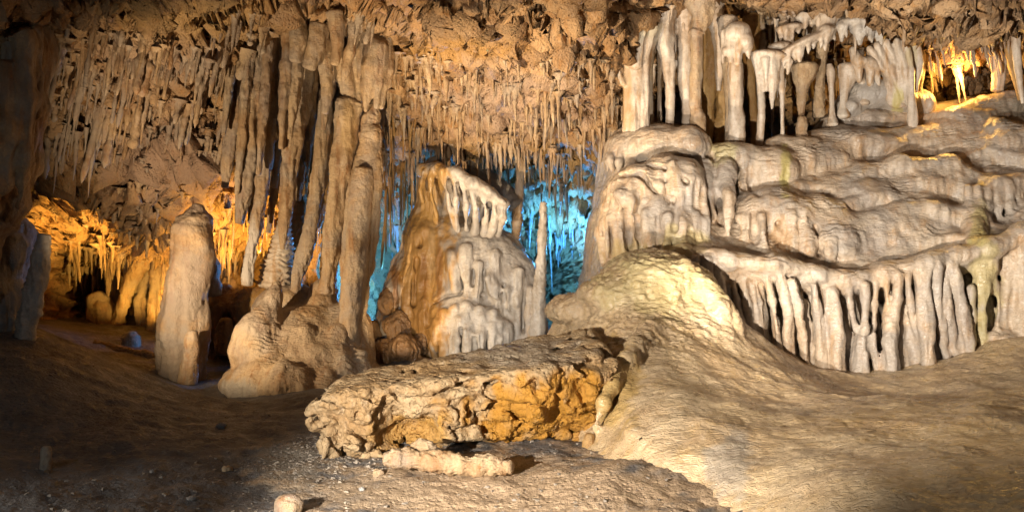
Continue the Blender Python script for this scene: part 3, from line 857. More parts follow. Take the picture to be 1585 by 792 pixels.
# ------------------------------------------------------------------ flowstone mound in the foreground
mc = [(1010,402,8.9),(1060,410,8.9),(960,420,8.95),(1100,450,8.8),(1140,505,8.75),(905,458,9.3),(870,490,9.6),(845,515,9.9),
 (1000,470,8.45),(1060,480,8.5),(940,500,8.4),(1000,520,7.9),(1100,530,8.2),(1190,545,8.6),(1000,600,7.0),(1100,600,7.2),(985,680,6.3),(1050,700,6.0),(1115,775,5.35),(1200,700,5.8),(1200,622,7.1),
 (1300,640,6.4),(1300,700,5.5),(1300,790,4.6),(1450,640,6.2),(1450,700,5.3),(1585,640,6.1),(1585,790,4.3),(1300,575,9.3),(1450,560,9.3),(1585,520,9.3),(1300,602,8.5),(1450,597,8.4),(1585,572,8.4),(1300,618,7.0),(1450,620,6.9),(1585,622,6.9),
 (1800,640,6.0),(1800,580,8.5),(1800,792,4.2)]
mz = []
for a in mc:
    p = W(*a); mz.append(tuple(p))
for (x, y, z) in [(0.45,6.3,-.25),(0.75,5.6,-.25),(1.0,4.95,-.25),(1.3,4.4,-.2),(0.3,7.2,-.2),(0.2,8.2,0.0),(0.3,9.4,0.1),(0.2,10.4,-.1),(1,10.4,0.5),(2,10.4,0.5),(3.5,10.4,0.3),(6,10,0.3),(2,3.6,0.0),(4,3.4,0.0),(6,4,0.2),(7,7,0.5)]:
    mz.append((x, y, z))
Zm = TPS(mz, 1.0, 1e-3)
f = Field((0.1, 3.7, -0.15), (6.2, 10.6, 1.72), 0.0205)
X, Yv, Z = f.grid(tuple(slice(0, int(k)) for k in f.n))
xx, yy = np.broadcast_arrays(X[:, :, 0], Yv[:, :, 0])
H = Zm(xx.ravel(), yy.ravel()).reshape(xx.shape)
f.D[:] = (Z - H[:, :, None]) * 0.8
f.T[:] = 1
parts = {1: "mound_body", 2: "gour_dome"}
f.epx(1015, 432, 9.05, 85, 36, 0.5, 0.14, 2)
f.epx(955, 455, 9.0, 60, 30, 0.45, 0.12, 2)
f.epx(890, 480, 9.4, 45, 24, 0.4, 0.12, 2)
tg = 2
for pl in ([(1060,415,8.75,16),(1100,455,8.68,15),(1130,495,8.66,12)], [(1090,440,8.7,13),(1113,480,8.6,14),(1118,500,8.6,10)], [(1120,470,8.7,12),(1137,500,8.65,10),(1140,512,8.65,8)],
           [(985,440,8.62,12),(990,465,8.55,9)], [(1010,440,8.62,11),(1016,468,8.55,8)], [(1040,445,8.62,11),(1045,468,8.55,8)], [(925,448,8.9,9),(922,472,8.8,10)], [(960,450,8.75,10),(958,475,8.68,8)]):
    fold(pl, "fold", 0.06)
fold([(1006,512,8.05,18),(985,538,7.7,16),(966,564,7.4,13),(949,594,7.12,9),(932,626,6.97,6),(919,664,6.92,4)], "hanging_fold", 0.08)
fold([(985,560,7.6,9),(972,600,7.2,7),(965,630,7.0,5)], "hanging_fold", 0.06)
for k, (x, y) in enumerate([(975,655),(990,665),(1008,672),(1027,690),(1045,705),(1063,722),(1080,740),(1098,755)]):
    Yb = 6.45 - 0.11 * k
    fold([(x, y, Yb + .1, 9), (x + 4, y + 22, Yb - .05, 9), (x + 6, y + 42, Yb - .12, 7)], "skirt_fold", 0.07)
V, Fq, TG = f.mesh()
def mound_disp(V, N):
    px, py = to_px(V)
    d = 0.02 * fbm(V, 1.6, 3, 5)
    # fine dam ridges (micro gours) high on the dome
    g = sstep(0.62, 0.95, V[:, 2]) * sstep(2.6, 1.9, V[:, 0])
    wv = V + 0.05 * np.stack([fbm(V, 4, 2, 71), fbm(V, 4, 2, 72), fbm(V, 4, 2, 73)], 1)
    wr = worley(wv, (14, 16, 30), 3.0)
    d += g * 0.042 * (wr - 0.5)
    rg = 1 - np.minimum(np.abs(perlin(wv * np.array([5.0, 13.0, 24.0]))) * 3.0, 1)
    d -= (0.6 + 0.4 * g) * 0.012 * rg ** 2
    rg3 = 1 - np.minimum(np.abs(perlin(wv * np.array([9.0, 24.0, 30.0]) + 5)) * 3.0, 1)
    d -= 0.005 * rg3 ** 2
    d += 0.005 * fbm(V, (16, 16, 16), 3, 8, .5) + 0.03 * fbm(V, (3.0, 3.0, 3.0), 2, 28)
    steep = np.clip(1 - np.abs(N[:, 2]), 0, 1)
    d += steep * 0.015 * fbm(V, (12, 12, 2), 2, 6)
    return d
finish("flowstone_mound", "smooth tan flowstone mound with a ribbed yellowish dome, right of the pitted slab", "flowstone", V, Fq, TG, M_MOUN, parts, mound_disp,
       [(1030,440,120,60,(0.56,0.45,0.20),0.55),(950,600,40,80,(0.52,0.33,0.10),0.7),(1130,715,45,60,(0.42,0.38,0.33),0.6),(970,400,60,20,(0.5,0.42,0.22),0.4)], base=(2.5, 6.5, 0.0))
print("mound", len(V))

# ------------------------------------------------------------------ pitted slab
f = Field((-1.85, 6.1, 0.0), (1.05, 8.7, 1.15), 0.0145)
parts = {1: "slab_body", 2: "slab_cap"}
s = tuple(slice(0, int(k)) for k in f.n); X, Yv, Z = f.grid(s)
P2 = np.stack([f.lo[0] + f.h * np.arange(f.n[0]), np.zeros(f.n[0]), np.zeros(f.n[0])], 1)
wob = (0.16 * fbm(P2, 2.2, 3, 4.0)).reshape(-1, 1, 1)
Ye = 6.66 + 0.10 * (X + 1.56) + wob
zt = 0.53 + 0.115 * (X + 1.56) + 0.10 * (Yv - Ye)
und = 0.10 + 0.38 * sstep(-1.0, 0.3, X)
def smax(a, b, k):
    h = np.maximum(k - np.abs(a - b), 0) / k
    return np.maximum(a, b) + h * h * k * 0.25
d = smax((Z - zt) * 0.98, (Ye + und * (zt - Z) - Yv) * 0.92, 0.10)
d = smax(d, -1.56 - X + 0.25 * np.abs(Z - 0.42) + 0.15 * (Yv - 6.9), 0.14)
d = smax(d, X - 0.80 + 0.0 * Yv, 0.12)
d = smax(d, Yv - (7.5 + 0.45 * (X + 1.5)) + 0 * Z, 0.2)
d = smax(d, 0.06 - Z + 0 * X, 0.05)
f.D[:] = d; f.T[:] = 1
f.T[(Z > zt - 0.05) & (f.D < 0.5)] = 2
rr_ = np.random.RandomState(11)
band = np.abs(f.D) < 0.17
bi = np.argwhere(band)
P = f.lo + f.h * bi
wv = P + 0.12 * np.stack([fbm(P, 3.5, 2, 1), fbm(P, 3.5, 2, 2), fbm(P, 3.5, 2, 3)], 1)
ztp = 0.53 + 0.115 * (P[:, 0] + 1.56) + 0.10 * (P[:, 1] - 6.66 - 0.10 * (P[:, 0] + 1.56))
front = sstep(0.0, 0.12, ztp - P[:, 2])
crag = 0.10 * sstep(0.3, 1.15, ridged(wv, (3.4, 3.4, 5.5), 2, 3.0)) - 0.09 * fbm(wv, (2.4, 2.4, 4.0), 2, 8) + 0.045 * sstep(0.1, 0.6, fbm(wv, (6.0, 6.0, 9.0), 2, 15)) - 0.03
f.D[bi[:, 0], bi[:, 1], bi[:, 2]] += ((0.10 + 0.90 * front) * crag).astype(np.float32)
# the arch and hollows under the slab
for (x, y, Y, rx, ry, rd) in [(628,684,6.65,58,34,.6),(600,660,6.6,26,32,.45),(655,660,6.6,22,22,.4),(720,704,6.7,80,16,.6),(810,706,6.8,100,18,.6),(945,650,6.8,24,60,.5),(885,685,6.8,60,24,.4),(563,712,6.5,14,20,.3),(548,650,6.5,9,12,.25),(765,640,6.7,14,22,.2),(830,600,6.75,12,20,.2),(860,650,6.85,22,26,.25),(735,600,6.7,10,14,.15),(800,655,6.8,12,16,.25)]:
    f.epx(x, y, Y, rx, ry, rd, 0.05, None, True)
V, Fq, TG = f.mesh()
def slab_disp(V, N):
    lo = sstep(0.35, -0.1, N[:, 2])
    px, py = to_px(V)
    wv = V + 0.06 * np.stack([fbm(V, 5, 2, 1), fbm(V, 5, 2, 2), fbm(V, 5, 2, 3)], 1)
    d = 0.03 * fbm(V, 3, 3, 2)
    d += (0.06 + 0.94 * lo) * (0.022 * fbm(wv, (5, 5, 9), 3, 4, 0.6) + 0.014 * ridged(wv, (9, 9, 14), 2, 7))
    d += (1 - lo) * 0.008 * fbm(V, 16, 3, 8)
    return d
finish("pitted_slab", "jutting pitted limestone slab with hollowed orange underside, lying in front of the mound", "rock slab", V, Fq, TG, M_SHLF, parts, slab_disp,
       [(850,640,150,75,(0.50,0.235,0.03),1.0),(640,675,70,35,(0.50,0.26,0.05),0.8),(800,545,120,28,(0.38,0.33,0.27),0.5)])
print("slab", len(V))
tube("stalagmite", "stubby orange stalagmite under the hanging fold at the slab's right end", "stalagmite", [(912,672,7,6.9),(911,684,9.5,6.9),(911,702,10,6.9)], M_AMBR, flute=.08, lump=.1, step=.01, sides=20)
# ------------------------------------------------------------------ cascade in the middle
def pxfield(x0, x1, y0, y1, Y0, Y1, h):
    c = np.array([W(x, y, Y) for x in (x0, x1) for y in (y0, y1) for Y in (Y0, Y1)])
    return Field(c.min(0), c.max(0), h)

f = pxfield(560, 875, 235, 590, 11.2, 14.0, 0.0165)
parts = {1: "cascade_body", 2: "orange_flank", 3: "canopy"}
for (x, y, Y, rx, ry, rd) in [(725,500,12.6,105,95,.85),(735,420,12.6,85,75,.75),(705,385,12.7,58,60,.6),(800,500,12.5,42,62,.55),(825,530,12.4,22,50,.4)]:
    f.epx(x, y, Y, rx, ry, rd, 0.14, 1)
for (x, y, Y, rx, ry, rd) in [(640,470,12.75,48,90,.6),(665,380,12.75,42,70,.5),(672,300,12.7,26,60,.35),(615,520,12.8,35,60,.5),(650,430,12.5,22,60,.35),(680,450,12.4,20,60,.3)]:
    f.epx(x, y, Y, rx, ry, rd, 0.10, 2)
f.chain([(655,266,12.15,11),(680,262,11.95,11),(706,270,11.82,11),(732,285,11.75,11),(757,299,11.75,11),(780,316,11.8,10)], 0.05, 3, 1.8)
f.chain([(665,272,12.5,12),(720,290,12.3,12),(770,318,12.3,10)], 0.1, 3, 2.0)
f.epx(712, 325, 12.8, 56, 50, .4, 0.08, 1)
f.epx(728, 510, 12.05, 72, 48, .48, 0.10, 1)
f.epx(768, 440, 12.3, 66, 60, .46, 0.10, 1)
f.epx(715, 395, 12.4, 40, 36, .4, 0.10, 1)
f.epx(815, 510, 12.3, 28, 50, .4, 0.10, 1)
crs = np.random.RandomState(12)
for (x, y, Y, rx, ry, rd) in [(640,470,12.75,48,90,.6),(665,380,12.75,42,70,.5),(615,520,12.8,35,60,.5)]:
    ell_drips(f, x, y, Y, rx, ry, rd, 6, crs, 2, .06, 0.1, 1.0, .16)
for (x, y, Y, rx, ry, rd) in [(768,440,12.3,66,60,.46),(728,510,12.05,72,48,.48),(715,395,12.4,40,36,.4),(815,510,12.3,28,50,.4)]:
    ell_drips(f, x, y, Y, rx, ry, rd, int(rx / 8), crs, 1, .05, 0.1, 1.05, .10)
tg = 3
for nm, pl in [("canopy_drip", [(657,268,11.96,6.1),(652,295,11.91,4.1),(656,330,11.96,3.4)]), ("canopy_drip", [(668,268,11.86,6.1),(668,300,11.86,4.8),(676,345,12.10,4.1)]), ("canopy_drip", [(684,266,11.76,6.8),(692,300,11.76,5.4),(703,352,11.90,4.8)]),
           ("canopy_drip", [(700,272,11.71,5.4),(706,305,11.71,4.1),(708,358,11.90,4.8)]), ("canopy_drip", [(714,278,11.69,5.4),(722,315,11.69,3.4),(722,355,11.90,4.1)]), ("canopy_drip", [(730,287,11.68,6.1),(738,320,11.68,4.8),(735,358,11.90,5.4)]),
           ("canopy_drip", [(746,297,11.68,6.1),(753,325,11.71,4.8),(750,360,11.90,5.4)]), ("canopy_drip", [(763,306,11.71,6.8),(768,330,11.73,6.1),(760,362,11.90,5.4)]), ("canopy_drip", [(780,318,11.76,6.1),(779,338,11.76,5.4),(771,364,12.00,4.8)]),
           ("lobe_fold", [(698,388,12.50,6.1),(701,417,12.15,7.6),(702,452,12.16,5.6)]), ("lobe_fold", [(719,386,12.34,10.7),(721,417,12.01,12.2),(723,448,12.01,8.8)]), ("lobe_fold", [(737,367,12.25,6.3),(738,412,11.92,7.1),(739,462,11.94,4.7)]), ("lobe_fold", [(755,393,12.20,8.5),(757,432,11.87,9.6),(757,468,11.89,7.5)]), ("lobe_fold", [(765,402,12.18,8.5),(767,443,11.86,9.6),(768,488,11.88,7.7)]), ("lobe_fold", [(781,410,12.20,8.4),(783,450,11.88,9.5),(783,489,11.90,7.6)]), ("lobe_fold", [(803,421,12.26,6.6),(803,453,11.94,7.5),(802,505,11.96,6.2)]), ("lobe_fold", [(816,423,12.35,8.8),(816,463,12.03,11.0),(816,503,12.00,9.9)]), ("lobe_fold", [(824,484,12.40,6.8),(823,514,12.03,8.6),(820,545,12.00,6.8)]), ("lobe_fold", [(836,483,12.40,6.8),(836,516,12.03,8.5),(833,546,12.00,7.4)]), ("lobe_fold", [(804,501,12.28,7.3),(804,529,11.96,8.2)]), ("skirt_fold", [(672,500,12.15,6.6),(675,528,11.81,6.7),(676,557,11.82,5.2)]), ("skirt_fold", [(684,487,12.02,7.9),(686,519,11.69,8.3),(687,560,11.71,6.6)]), ("skirt_fold", [(706,467,11.94,6.7),(707,518,11.62,7.0),(706,568,11.64,6.3)]), ("skirt_fold", [(723,469,11.90,7.9),(724,512,11.58,8.4),(723,562,11.60,6.9)]), ("skirt_fold", [(738,484,11.91,9.6),(740,519,11.60,9.9),(741,554,11.62,8.0)]), ("skirt_fold", [(765,478,11.98,5.7),(767,519,11.66,5.9),(768,547,11.69,5.2)]), ("skirt_fold", [(777,494,12.07,9.0),(780,518,11.77,10.1),(781,538,11.80,9.0)])]:
    fold(pl, nm, 0.022 if nm == 'canopy_drip' else 0.035, 1.2)
for g in ([(680,530,2),(680,558,6)], [(697,515,2),(697,560,5)], [(714,508,2),(713,562,7)], [(734,525,2),(735,550,5)], [(754,512,2),(754,545,5)],
          [(713,415,2),(714,452,5)], [(732,400,2),(733,440,4)], [(748,415,2),(751,466,6)], [(781,440,2),(780,488,5)], [(812,450,2),(811,510,6)], [(829,500,2),(828,545,5)],
          [(672,470,3),(692,458,3),(712,456,3)], [(745,456,4),(770,472,6),(790,494,6)], [(620,430,4),(616,500,6)], [(645,400,4),(640,470,6)], [(668,400,4),(662,500,6)], [(655,320,4),(650,380,5)]):
    f.groove(g, .04)
for g in ([(700,392,9),(704,445,7)], [(721,385,10),(722,430,7)], [(741,410,7),(739,458,5)], [(768,395,11),(770,478,7)], [(803,420,9),(800,470,7)], [(820,450,8),(819,540,6)],
          [(688,485,7),(688,555,6)], [(704,478,7),(704,560,6)], [(723,474,8),(723,558,7)], [(743,478,7),(744,548,6)], [(763,485,7),(763,542,6)]):
    f.rib(g, .04, 1, -.01)
V, Fq, TG = f.mesh()
finish("flowstone_cascade", "cascade of grey-white flowstone with an orange flank under a drip-fringed canopy", "flowstone", V, Fq, TG, M_CASC, parts, flow_disp(0.9, 0.7, 1.0, 1.6),
       [(655,420,50,200,(0.50,0.26,0.06),0.9),(612,460,7,90,(0.26,0.11,0.03),.8),(632,430,6,90,(0.60,0.36,0.14),.7),(655,470,8,80,(0.28,0.12,0.03),.8),(680,430,6,80,(0.30,0.14,0.05),.7),(668,380,7,60,(0.60,0.40,0.2),.6),(640,520,45,90,(0.30,0.16,0.05),0.9),(668,300,26,60,(0.56,0.32,0.10),0.8),(830,540,22,40,(0.4,0.24,0.1),0.6)])
print("cascade", len(V))
# the lying broken shaft on the canopy
tube("broken_column", "dark broken shaft leaning down behind the cascade's canopy", "broken column", [(700,230,14,12.9),(740,268,13,12.8),(785,300,14,12.7),(800,318,12,12.6)], M_GREY, flute=.12, lump=.2)
tube("stalagmite", "tall slim stalagmite standing alone right of the cascade", "stalagmite", [(841,314,5,11.9),(840,350,6.5,11.9),(838,400,7,11.9),(835,440,9,11.9),(833,475,11,11.9),(832,530,12,11.9)], M_CASC, flute=.1, lump=.25, ring=.25)
tube("column", "thin knobbly column close behind the cascade's right shoulder", "column", [(808,190,9,12.6),(806,250,7,12.6),(803,300,6,12.6),(800,345,7,12.6),(797,400,5,12.6),(795,430,7,12.6)], M_COLM, flute=.12, lump=.3, ring=.2, sides=20)

# dark wet lumps in the shade left of the cascade
f = pxfield(555, 690, 430, 600, 11.0, 12.6, 0.016)
for (x, y, Y, rx, ry, rd) in [(606,470,12.4,14,22,.2),(630,540,11.8,26,26,.3),(596,552,12.0,26,30,.3),(652,565,11.7,20,14,.22),(620,508,12.2,26,24,.25),(580,570,12.0,16,16,.2),(655,530,12.0,16,22,.2),(612,575,11.7,14,12,.15),(575,525,12.4,14,30,.2)]:
    f.epx(x, y, Y, rx, ry, rd, 0.03, 1)
V, Fq, TG = f.mesh()
finish("rock_lumps", "cluster of dark wet brown lumps in the shade left of the cascade", "rock", V, Fq, TG, M_DARK, None, flow_disp(1.5, 0.6, 1.4, 1.8))

# ------------------------------------------------------------------ pedestal under the columns
f = pxfield(335, 610, 425, 640, 9.9, 13.0, 0.0155)
parts = {1: "pedestal_body", 2: "ribbed_stalagmite", 3: "knob", 4: "stump"}
for (x, y, Y, rx, ry, rd) in [(455,585,11.0,100,46,.8),(480,530,11.4,80,60,.7),(520,560,11.2,60,50,.7),(540,520,11.4,35,55,.45),(400,595,10.8,50,28,.5),(450,480,11.9,60,40,.4),(560,585,11.2,60,18,.6),(430,560,10.9,45,45,.4)]:
    f.epx(x, y, Y, rx, ry, rd, 0.14, 1)
f.chain([(428,442,11.1,9),(425,460,11.05,13),(420,480,11.0,15),(412,500,10.95,28),(403,520,10.9,38),(400,545,10.85,42),(402,565,10.85,38)], 0.05, 2)
f.epx(384, 578, 10.6, 21, 20, .18, 0.04, 3); f.epx(371, 596, 10.6, 20, 20, .18, 0.06, 3); f.epx(415, 590, 10.55, 24, 22, .2, 0.07, 3)
prs = np.random.RandomState(8)
for (x, y, Y, rx, ry, rd) in [(455,585,11.0,100,46,.8),(480,530,11.4,80,60,.7),(400,595,10.8,50,28,.5),(430,560,10.9,45,45,.4),(520,560,11.2,60,50,.7)]:
    ell_drips(f, x, y, Y, rx, ry, rd, int(rx / 16), prs, 1, 0.12, 0.0, 1.0, .16)
for k in range(26):
    x = prs.uniform(365, 560); y = prs.uniform(530, 605)
    f.epx(x, y, 10.75 - (y - 560) * .005 + prs.uniform(0, .3), prs.uniform(8, 20), prs.uniform(6, 16), prs.uniform(.06, .16), .05, 1)
f.chain([(500,452,11.6,23),(498,480,11.5,26),(496,510,11.4,24)], 0.05, 4)
f.chain([(470,500,11.3,20),(480,560,10.8,26)], 0.1, 1); f.chain([(520,520,11.1,16),(510,590,10.7,22)], 0.1, 1)
V, Fq, TG = f.mesh()
finish("flowstone_pedestal", "brown flowstone pedestal with a ribbed cone, under the cluster of tall columns", "flowstone", V, Fq, TG, M_COLM, parts, flow_disp(0.9, 1.5, 1, 1),
       [(470,540,60,60,(0.30,0.22,0.15),0.6),(365,605,30,20,(0.45,0.45,0.42),0.5)])
# low brown wall behind it
f = pxfield(320, 450, 420, 590, 11.8, 13.2, 0.018)
f.epx(345, 510, 12.5, 30, 72, .3, 0.05, 1); f.epx(385, 505, 12.5, 45, 66, .35, 0.05, 1); f.epx(415, 500, 12.5, 30, 62, .3, 0.05, 1)
s = tuple(slice(0, int(k)) for k in f.n); X, Yv, Z = f.grid(s)
f.D = np.maximum(f.D, (Z - W(380, 441, 12.5)[2]) + 0 * X + 0 * Yv).astype(np.float32)
f.epx(347, 515, 12.15, 16, 34, .3, 0.03, None, True)
V, Fq, TG = f.mesh()
finish("rock_wall", "low flat-topped brown rock wall with a dark niche, left of the ribbed cone", "rock", V, Fq, TG, M_DARK, None, flow_disp(1.1, 0.5, .8, 1.5), [(400,470,40,30,(0.45,0.25,0.07),0.8)])
tube("stalagmite", "little dark stalagmite in the niche of the low brown wall", "stalagmite", [(350,494,9,12.0),(348,515,12,12.0),(346,545,13,12.0)], M_DARK, lump=.35, ring=.2)

# ------------------------------------------------------------------ columns
tube("stalagmite", "stout blunt grey-brown stalagmite standing alone on the left floor", "stalagmite",
     [(307,318,8),(305,328,16),(304,338,25),(299,360,30),(296,400,32),(290,450,33),(287,500,35),(284,550,36),(282,585,38)], M_STAL, Y=11.2, sides=60, step=.018, flute=.20, lump=.30, ring=.03, stains=[(290,480,60,30,(0.30,0.24,0.19),.5),(270,560,40,60,(0.30,0.26,0.22),.6)])
tube("stalagmite", "small pale stalagmite leaning on the stout one's foot", "stalagmite", [(299,513,7),(297,530,10),(294,560,11),(291,592,14)], M_COLM, Y=10.75, flute=.1, lump=.2, ring=.1)
CLU = [
 ("broad fluted brown slab column at the left edge of the cluster", [(374,80,14),(368,140,14),(360,200,13),(352,250,9),(348,290,5)], 11.9, M_STAL, 1.0),
 ("wide flat-sided fluted column, second from the left of the cluster", [(408,70,16),(402,130,18),(394,190,17),(384,260,15),(376,310,11),(370,345,6)], 11.7, M_COLM, 1.3),
 ("slender leaning column whose foot is a bright white knobbly stalk", [(432,60,13),(428,110,12),(421,180,11),(412,250,11),(404,306,10),(398,330,9),(394,360,10),(389,385,9),(385,410,10),(381,440,9)], 11.6, M_COLM, 0.9),
 ("long leaning column tapering to a point above the bright ringed stub", [(482,60,15),(474,120,13),(464,170,16),(456,210,17),(448,260,14),(444,310,12),(440,350,9),(437,385,4)], 11.6, M_COLM, 1.0),
 ("grey-footed column just left of the flat-topped column", [(506,140,10),(500,210,12),(494,270,13),(484,330,12),(474,385,13),(466,410,12),(460,430,9),(454,475,9)], 11.7, M_COLM, 1.0),
 ("tall straight flat-topped column near the middle of the cluster", [(543,158,19),(540,170,21),(534,220,20),(527,280,19),(519,340,17),(513,395,14),(509,430,13),(506,452,14)], 11.3, M_COLM, 1.0),
 ("thickest knobbly column at the right end of the cluster", [(578,162,6),(577,178,13),(572,192,15),(573,206,20),(573,225,19),(571,250,23),(566,290,27),(560,340,28),(554,400,28),(549,450,25),(545,500,20),(541,552,19)], 11.2, M_COLM, 1.0)]
for k, (lb, pl, Y, mt, sq) in enumerate(CLU):
    tube("column", lb, "column", [(x, y, r * .88) for x, y, r in pl], mt, Y=Y, sides=44, step=.019, flute=.34 if k < 3 else .22, lump=.14, ring=.0, sq=sq,
         stains=[(386,390,14,60,(0.70,0.62,0.54),.8)] if k == 2 else ([(540,200,12,60,(0.50,0.33,0.14),.5)] if k == 5 else None))
tube("stalagmite", "rounded knob fused to the front of the thickest column", "stalagmite", [(562,262,12),(560,285,16),(556,340,18),(551,400,18),(546,470,17),(541,540,15)], M_COLM, Y=10.98, sides=40, flute=.08, lump=.12)
tube("stalagmite", "bright pinkish ringed stub glowing in the niche behind the columns", "stalagmite", [(443,318,7),(440,350,10),(437,375,16),(434,395,18),(430,412,21),(427,440,25)], M_PALE, Y=12.0, sides=40, flute=.05, lump=.12, ring=.38)
tube("column", "ringed dim column squeezed behind the long leaning one", "column", [(466,280,8),(462,330,9),(457,380,9),(452,420,10)], M_AMBR, Y=12.4, ring=.3, lump=.2)
tube("column", "smooth amber column half hidden behind the flat-topped one", "column", [(507,225,13),(500,280,13),(494,320,11),(489,350,8)], M_AMBR, Y=12.3, flute=.05, lump=.1)
for k, (a, b, Y, r) in enumerate([((461,190),(440,330),12.3,3.5),((478,130),(462,290),12.4,4),((488,110),(470,310),12.6,5),((498,90),(480,300),12.7,6),((470,200),(455,350),12.8,5),((510,250),(499,420),12.6,4),((550,180),(531,430),11.5,3),((553,200),(538,400),11.9,4),((520,120),(508,240),12.2,7),((436,180),(418,330),12.4,5),((415,240),(404,360),12.6,4),((524,260),(512,440),12.4,3)]):
    tube("column", "thin amber rod in the dark gaps between the tall columns", "column", [(a[0],a[1]-20,r*1.3),((a[0]+b[0])/2,(a[1]+b[1])/2,r),(b[0],b[1],r*.8),(b[0]-3,b[1]+30,r*.6)], M_AMBR if k % 3 else M_STAL, "thin rods between the columns", Y=Y, sides=14, flute=.15, lump=.3)
ORD = ["first", "second", "third", "fourth", "fifth", "sixth", "seventh", "eighth", "ninth", "tenth", "eleventh", "twelfth", "thirteenth"]
XS = [((388,75),(366,300),11.5,7),((418,60),(400,270),11.35,7),((440,95),(424,290),11.8,8),((450,50),(436,230),11.4,9),((466,70),(448,215),11.25,7),((489,90),(476,250),11.9,9),((514,90),(500,200),11.5,8),
      ((527,150),(514,330),11.9,6),((398,220),(388,345),11.9,8),((430,230),(420,345),12.0,6),((362,60),(346,210),11.6,6),((556,150),(547,260),11.7,5),((470,215),(462,310),12.0,7)]
for k, (a, b, Y, r) in enumerate(XS):
    tube("stalactite", ORD[sorted(range(len(XS)), key=lambda q: XS[q][0][0]).index(k)] + " from the left of the long fluted stalactites leaning among the tall columns", "stalactite", [(a[0],a[1]-15,r*1.35),(a[0]*.7+b[0]*.3,a[1]*.7+b[1]*.3,r*1.1),(a[0]*.4+b[0]*.6,a[1]*.4+b[1]*.6,r*.95),(b[0],b[1],r*.45)], (M_COLM, M_STAL)[k % 2], "long leaning stalactites among the columns", Y=Y, sides=28, flute=.35, lump=.25, sq=1.2)
# flaring fan above the thickest column
f = pxfield(545, 625, 40, 190, 10.4, 11.8, 0.011)
parts = {1: "fan", 2: "drip"}
f.chain([(570,55,11.2,14),(578,80,11.15,19),(576,105,11.1,17),(570,135,11.1,11),(566,170,11.1,5)], 0.05, 1)
f.chain([(596,62,11.2,12),(602,85,11.2,9),(605,110,11.15,5),(604,135,11.15,2.5)], 0.04, 1)
f.chain([(588,75,11.1,13),(592,100,11.1,8),(587,130,11.1,7),(582,165,11.1,5)], 0.03, 2)
f.chain([(597,100,11.15,8),(597,130,11.15,6.5),(590,165,11.15,5)], 0.03, 2)
f.chain([(560,80,11.2,9),(556,120,11.2,5)], 0.03, 2)
V, Fq, TG = f.mesh()
finish("drip_fan", "bulging flared fan of dripstone right above the thickest column", "drapery", V, Fq, TG, M_COLM, None, flow_disp(.6, .3, 1.2, .6))
for lb, pl, Y in [("blunt stalactite hanging just above the flat-topped column", [(530,80,13),(533,110,13),(538,135,11),(544,154,7)], 11.3),
                  ("carrot-shaped stalactite left above the flat-topped column", [(500,60,12),(505,110,10),(506,150,8),(503,175,5)], 11.2),
                  ("fluted stalactite between the fan and the flat-topped column", [(548,40,10),(552,80,9),(555,120,7),(554,160,5)], 11.3),
                  ("short thick stalactite at the top of the long leaning column", [(495,40,15),(488,75,13),(478,105,9)], 11.0),
                  ("thick stub of dripstone under the ceiling's greenish patch", [(460,30,14),(462,65,13),(458,95,9)], 11.0),
                  ("slim stalactite above the carrot-shaped one", [(520,20,12),(522,60,9),(518,100,5)], 10.8)]:
    tube("stalactite", lb, "stalactite", [(x, y, r) for x, y, r in pl], M_COLM, Y=Y, sides=28, flute=.22, lump=.25)

# ------------------------------------------------------------------ left edge
f = pxfield(-120, 85, -30, 470, 8.0, 10.6, 0.018)
parts = {1: "wall_body", 2: "fold"}
f.chain([(15,-10,9.3,60),(22,80,9.2,52),(15,170,9.1,48),(10,250,9.1,42),(8,310,9.2,30),(10,345,9.3,16)], 0.1, 1, 1.2)
f.chain([(-60,20,9.2,60),(-60,250,9.0,60),(-60,450,9.2,50)], 0.1, 1)
f.chain([(60,70,9.4,22),(70,95,9.4,14),(75,115,9.4,5)], 0.05, 1)
tg = 1
for pl in ([(35,60,8.75,16),(45,150,8.7,13),(40,250,8.75,10),(30,320,8.85,6)], [(5,110,8.65,18),(10,200,8.6,16),(5,290,8.7,10)], [(50,50,8.9,12),(58,120,8.9,8),(57,180,8.9,5)], [(-25,100,8.6,16),(-20,220,8.5,15),(-15,330,8.7,10)]):
    fold(pl, "fold", 0.08)
V, Fq, TG = f.mesh()
finish("hanging_flowstone", "dim brown fluted flowstone hanging down the left edge", "flowstone", V, Fq, TG, M_STAL, parts, flow_disp(1.1, .6, 1.3, 1.2))
f = pxfield(-80, 70, 330, 560, 8.8, 10.6, 0.018)
for (x, y, Y, rx, ry, rd) in [(20,390,9.9,30,45,.35),(-20,440,9.8,50,70,.5),(35,360,10.0,16,22,.2),(10,480,9.7,26,60,.35)]:
    f.epx(x, y, Y, rx, ry, rd, 0.06, 1)
V, Fq, TG = f.mesh()
finish("rock_buttress", "dark lumpy buttress at the left edge beneath the hanging flowstone", "rock", V, Fq, TG, M_GREY, None, flow_disp(1.3, .5, 1, 2))
tube("stalagmite", "grey-blue stalagmite leaning at the mouth of the amber hollow", "stalagmite", [(68,364,9),(64,390,12),(57,430,14),(49,470,15),(42,500,14),(40,525,15)], M_CASC, Y=9.5, sides=40, flute=.1, lump=.2, ring=.2)

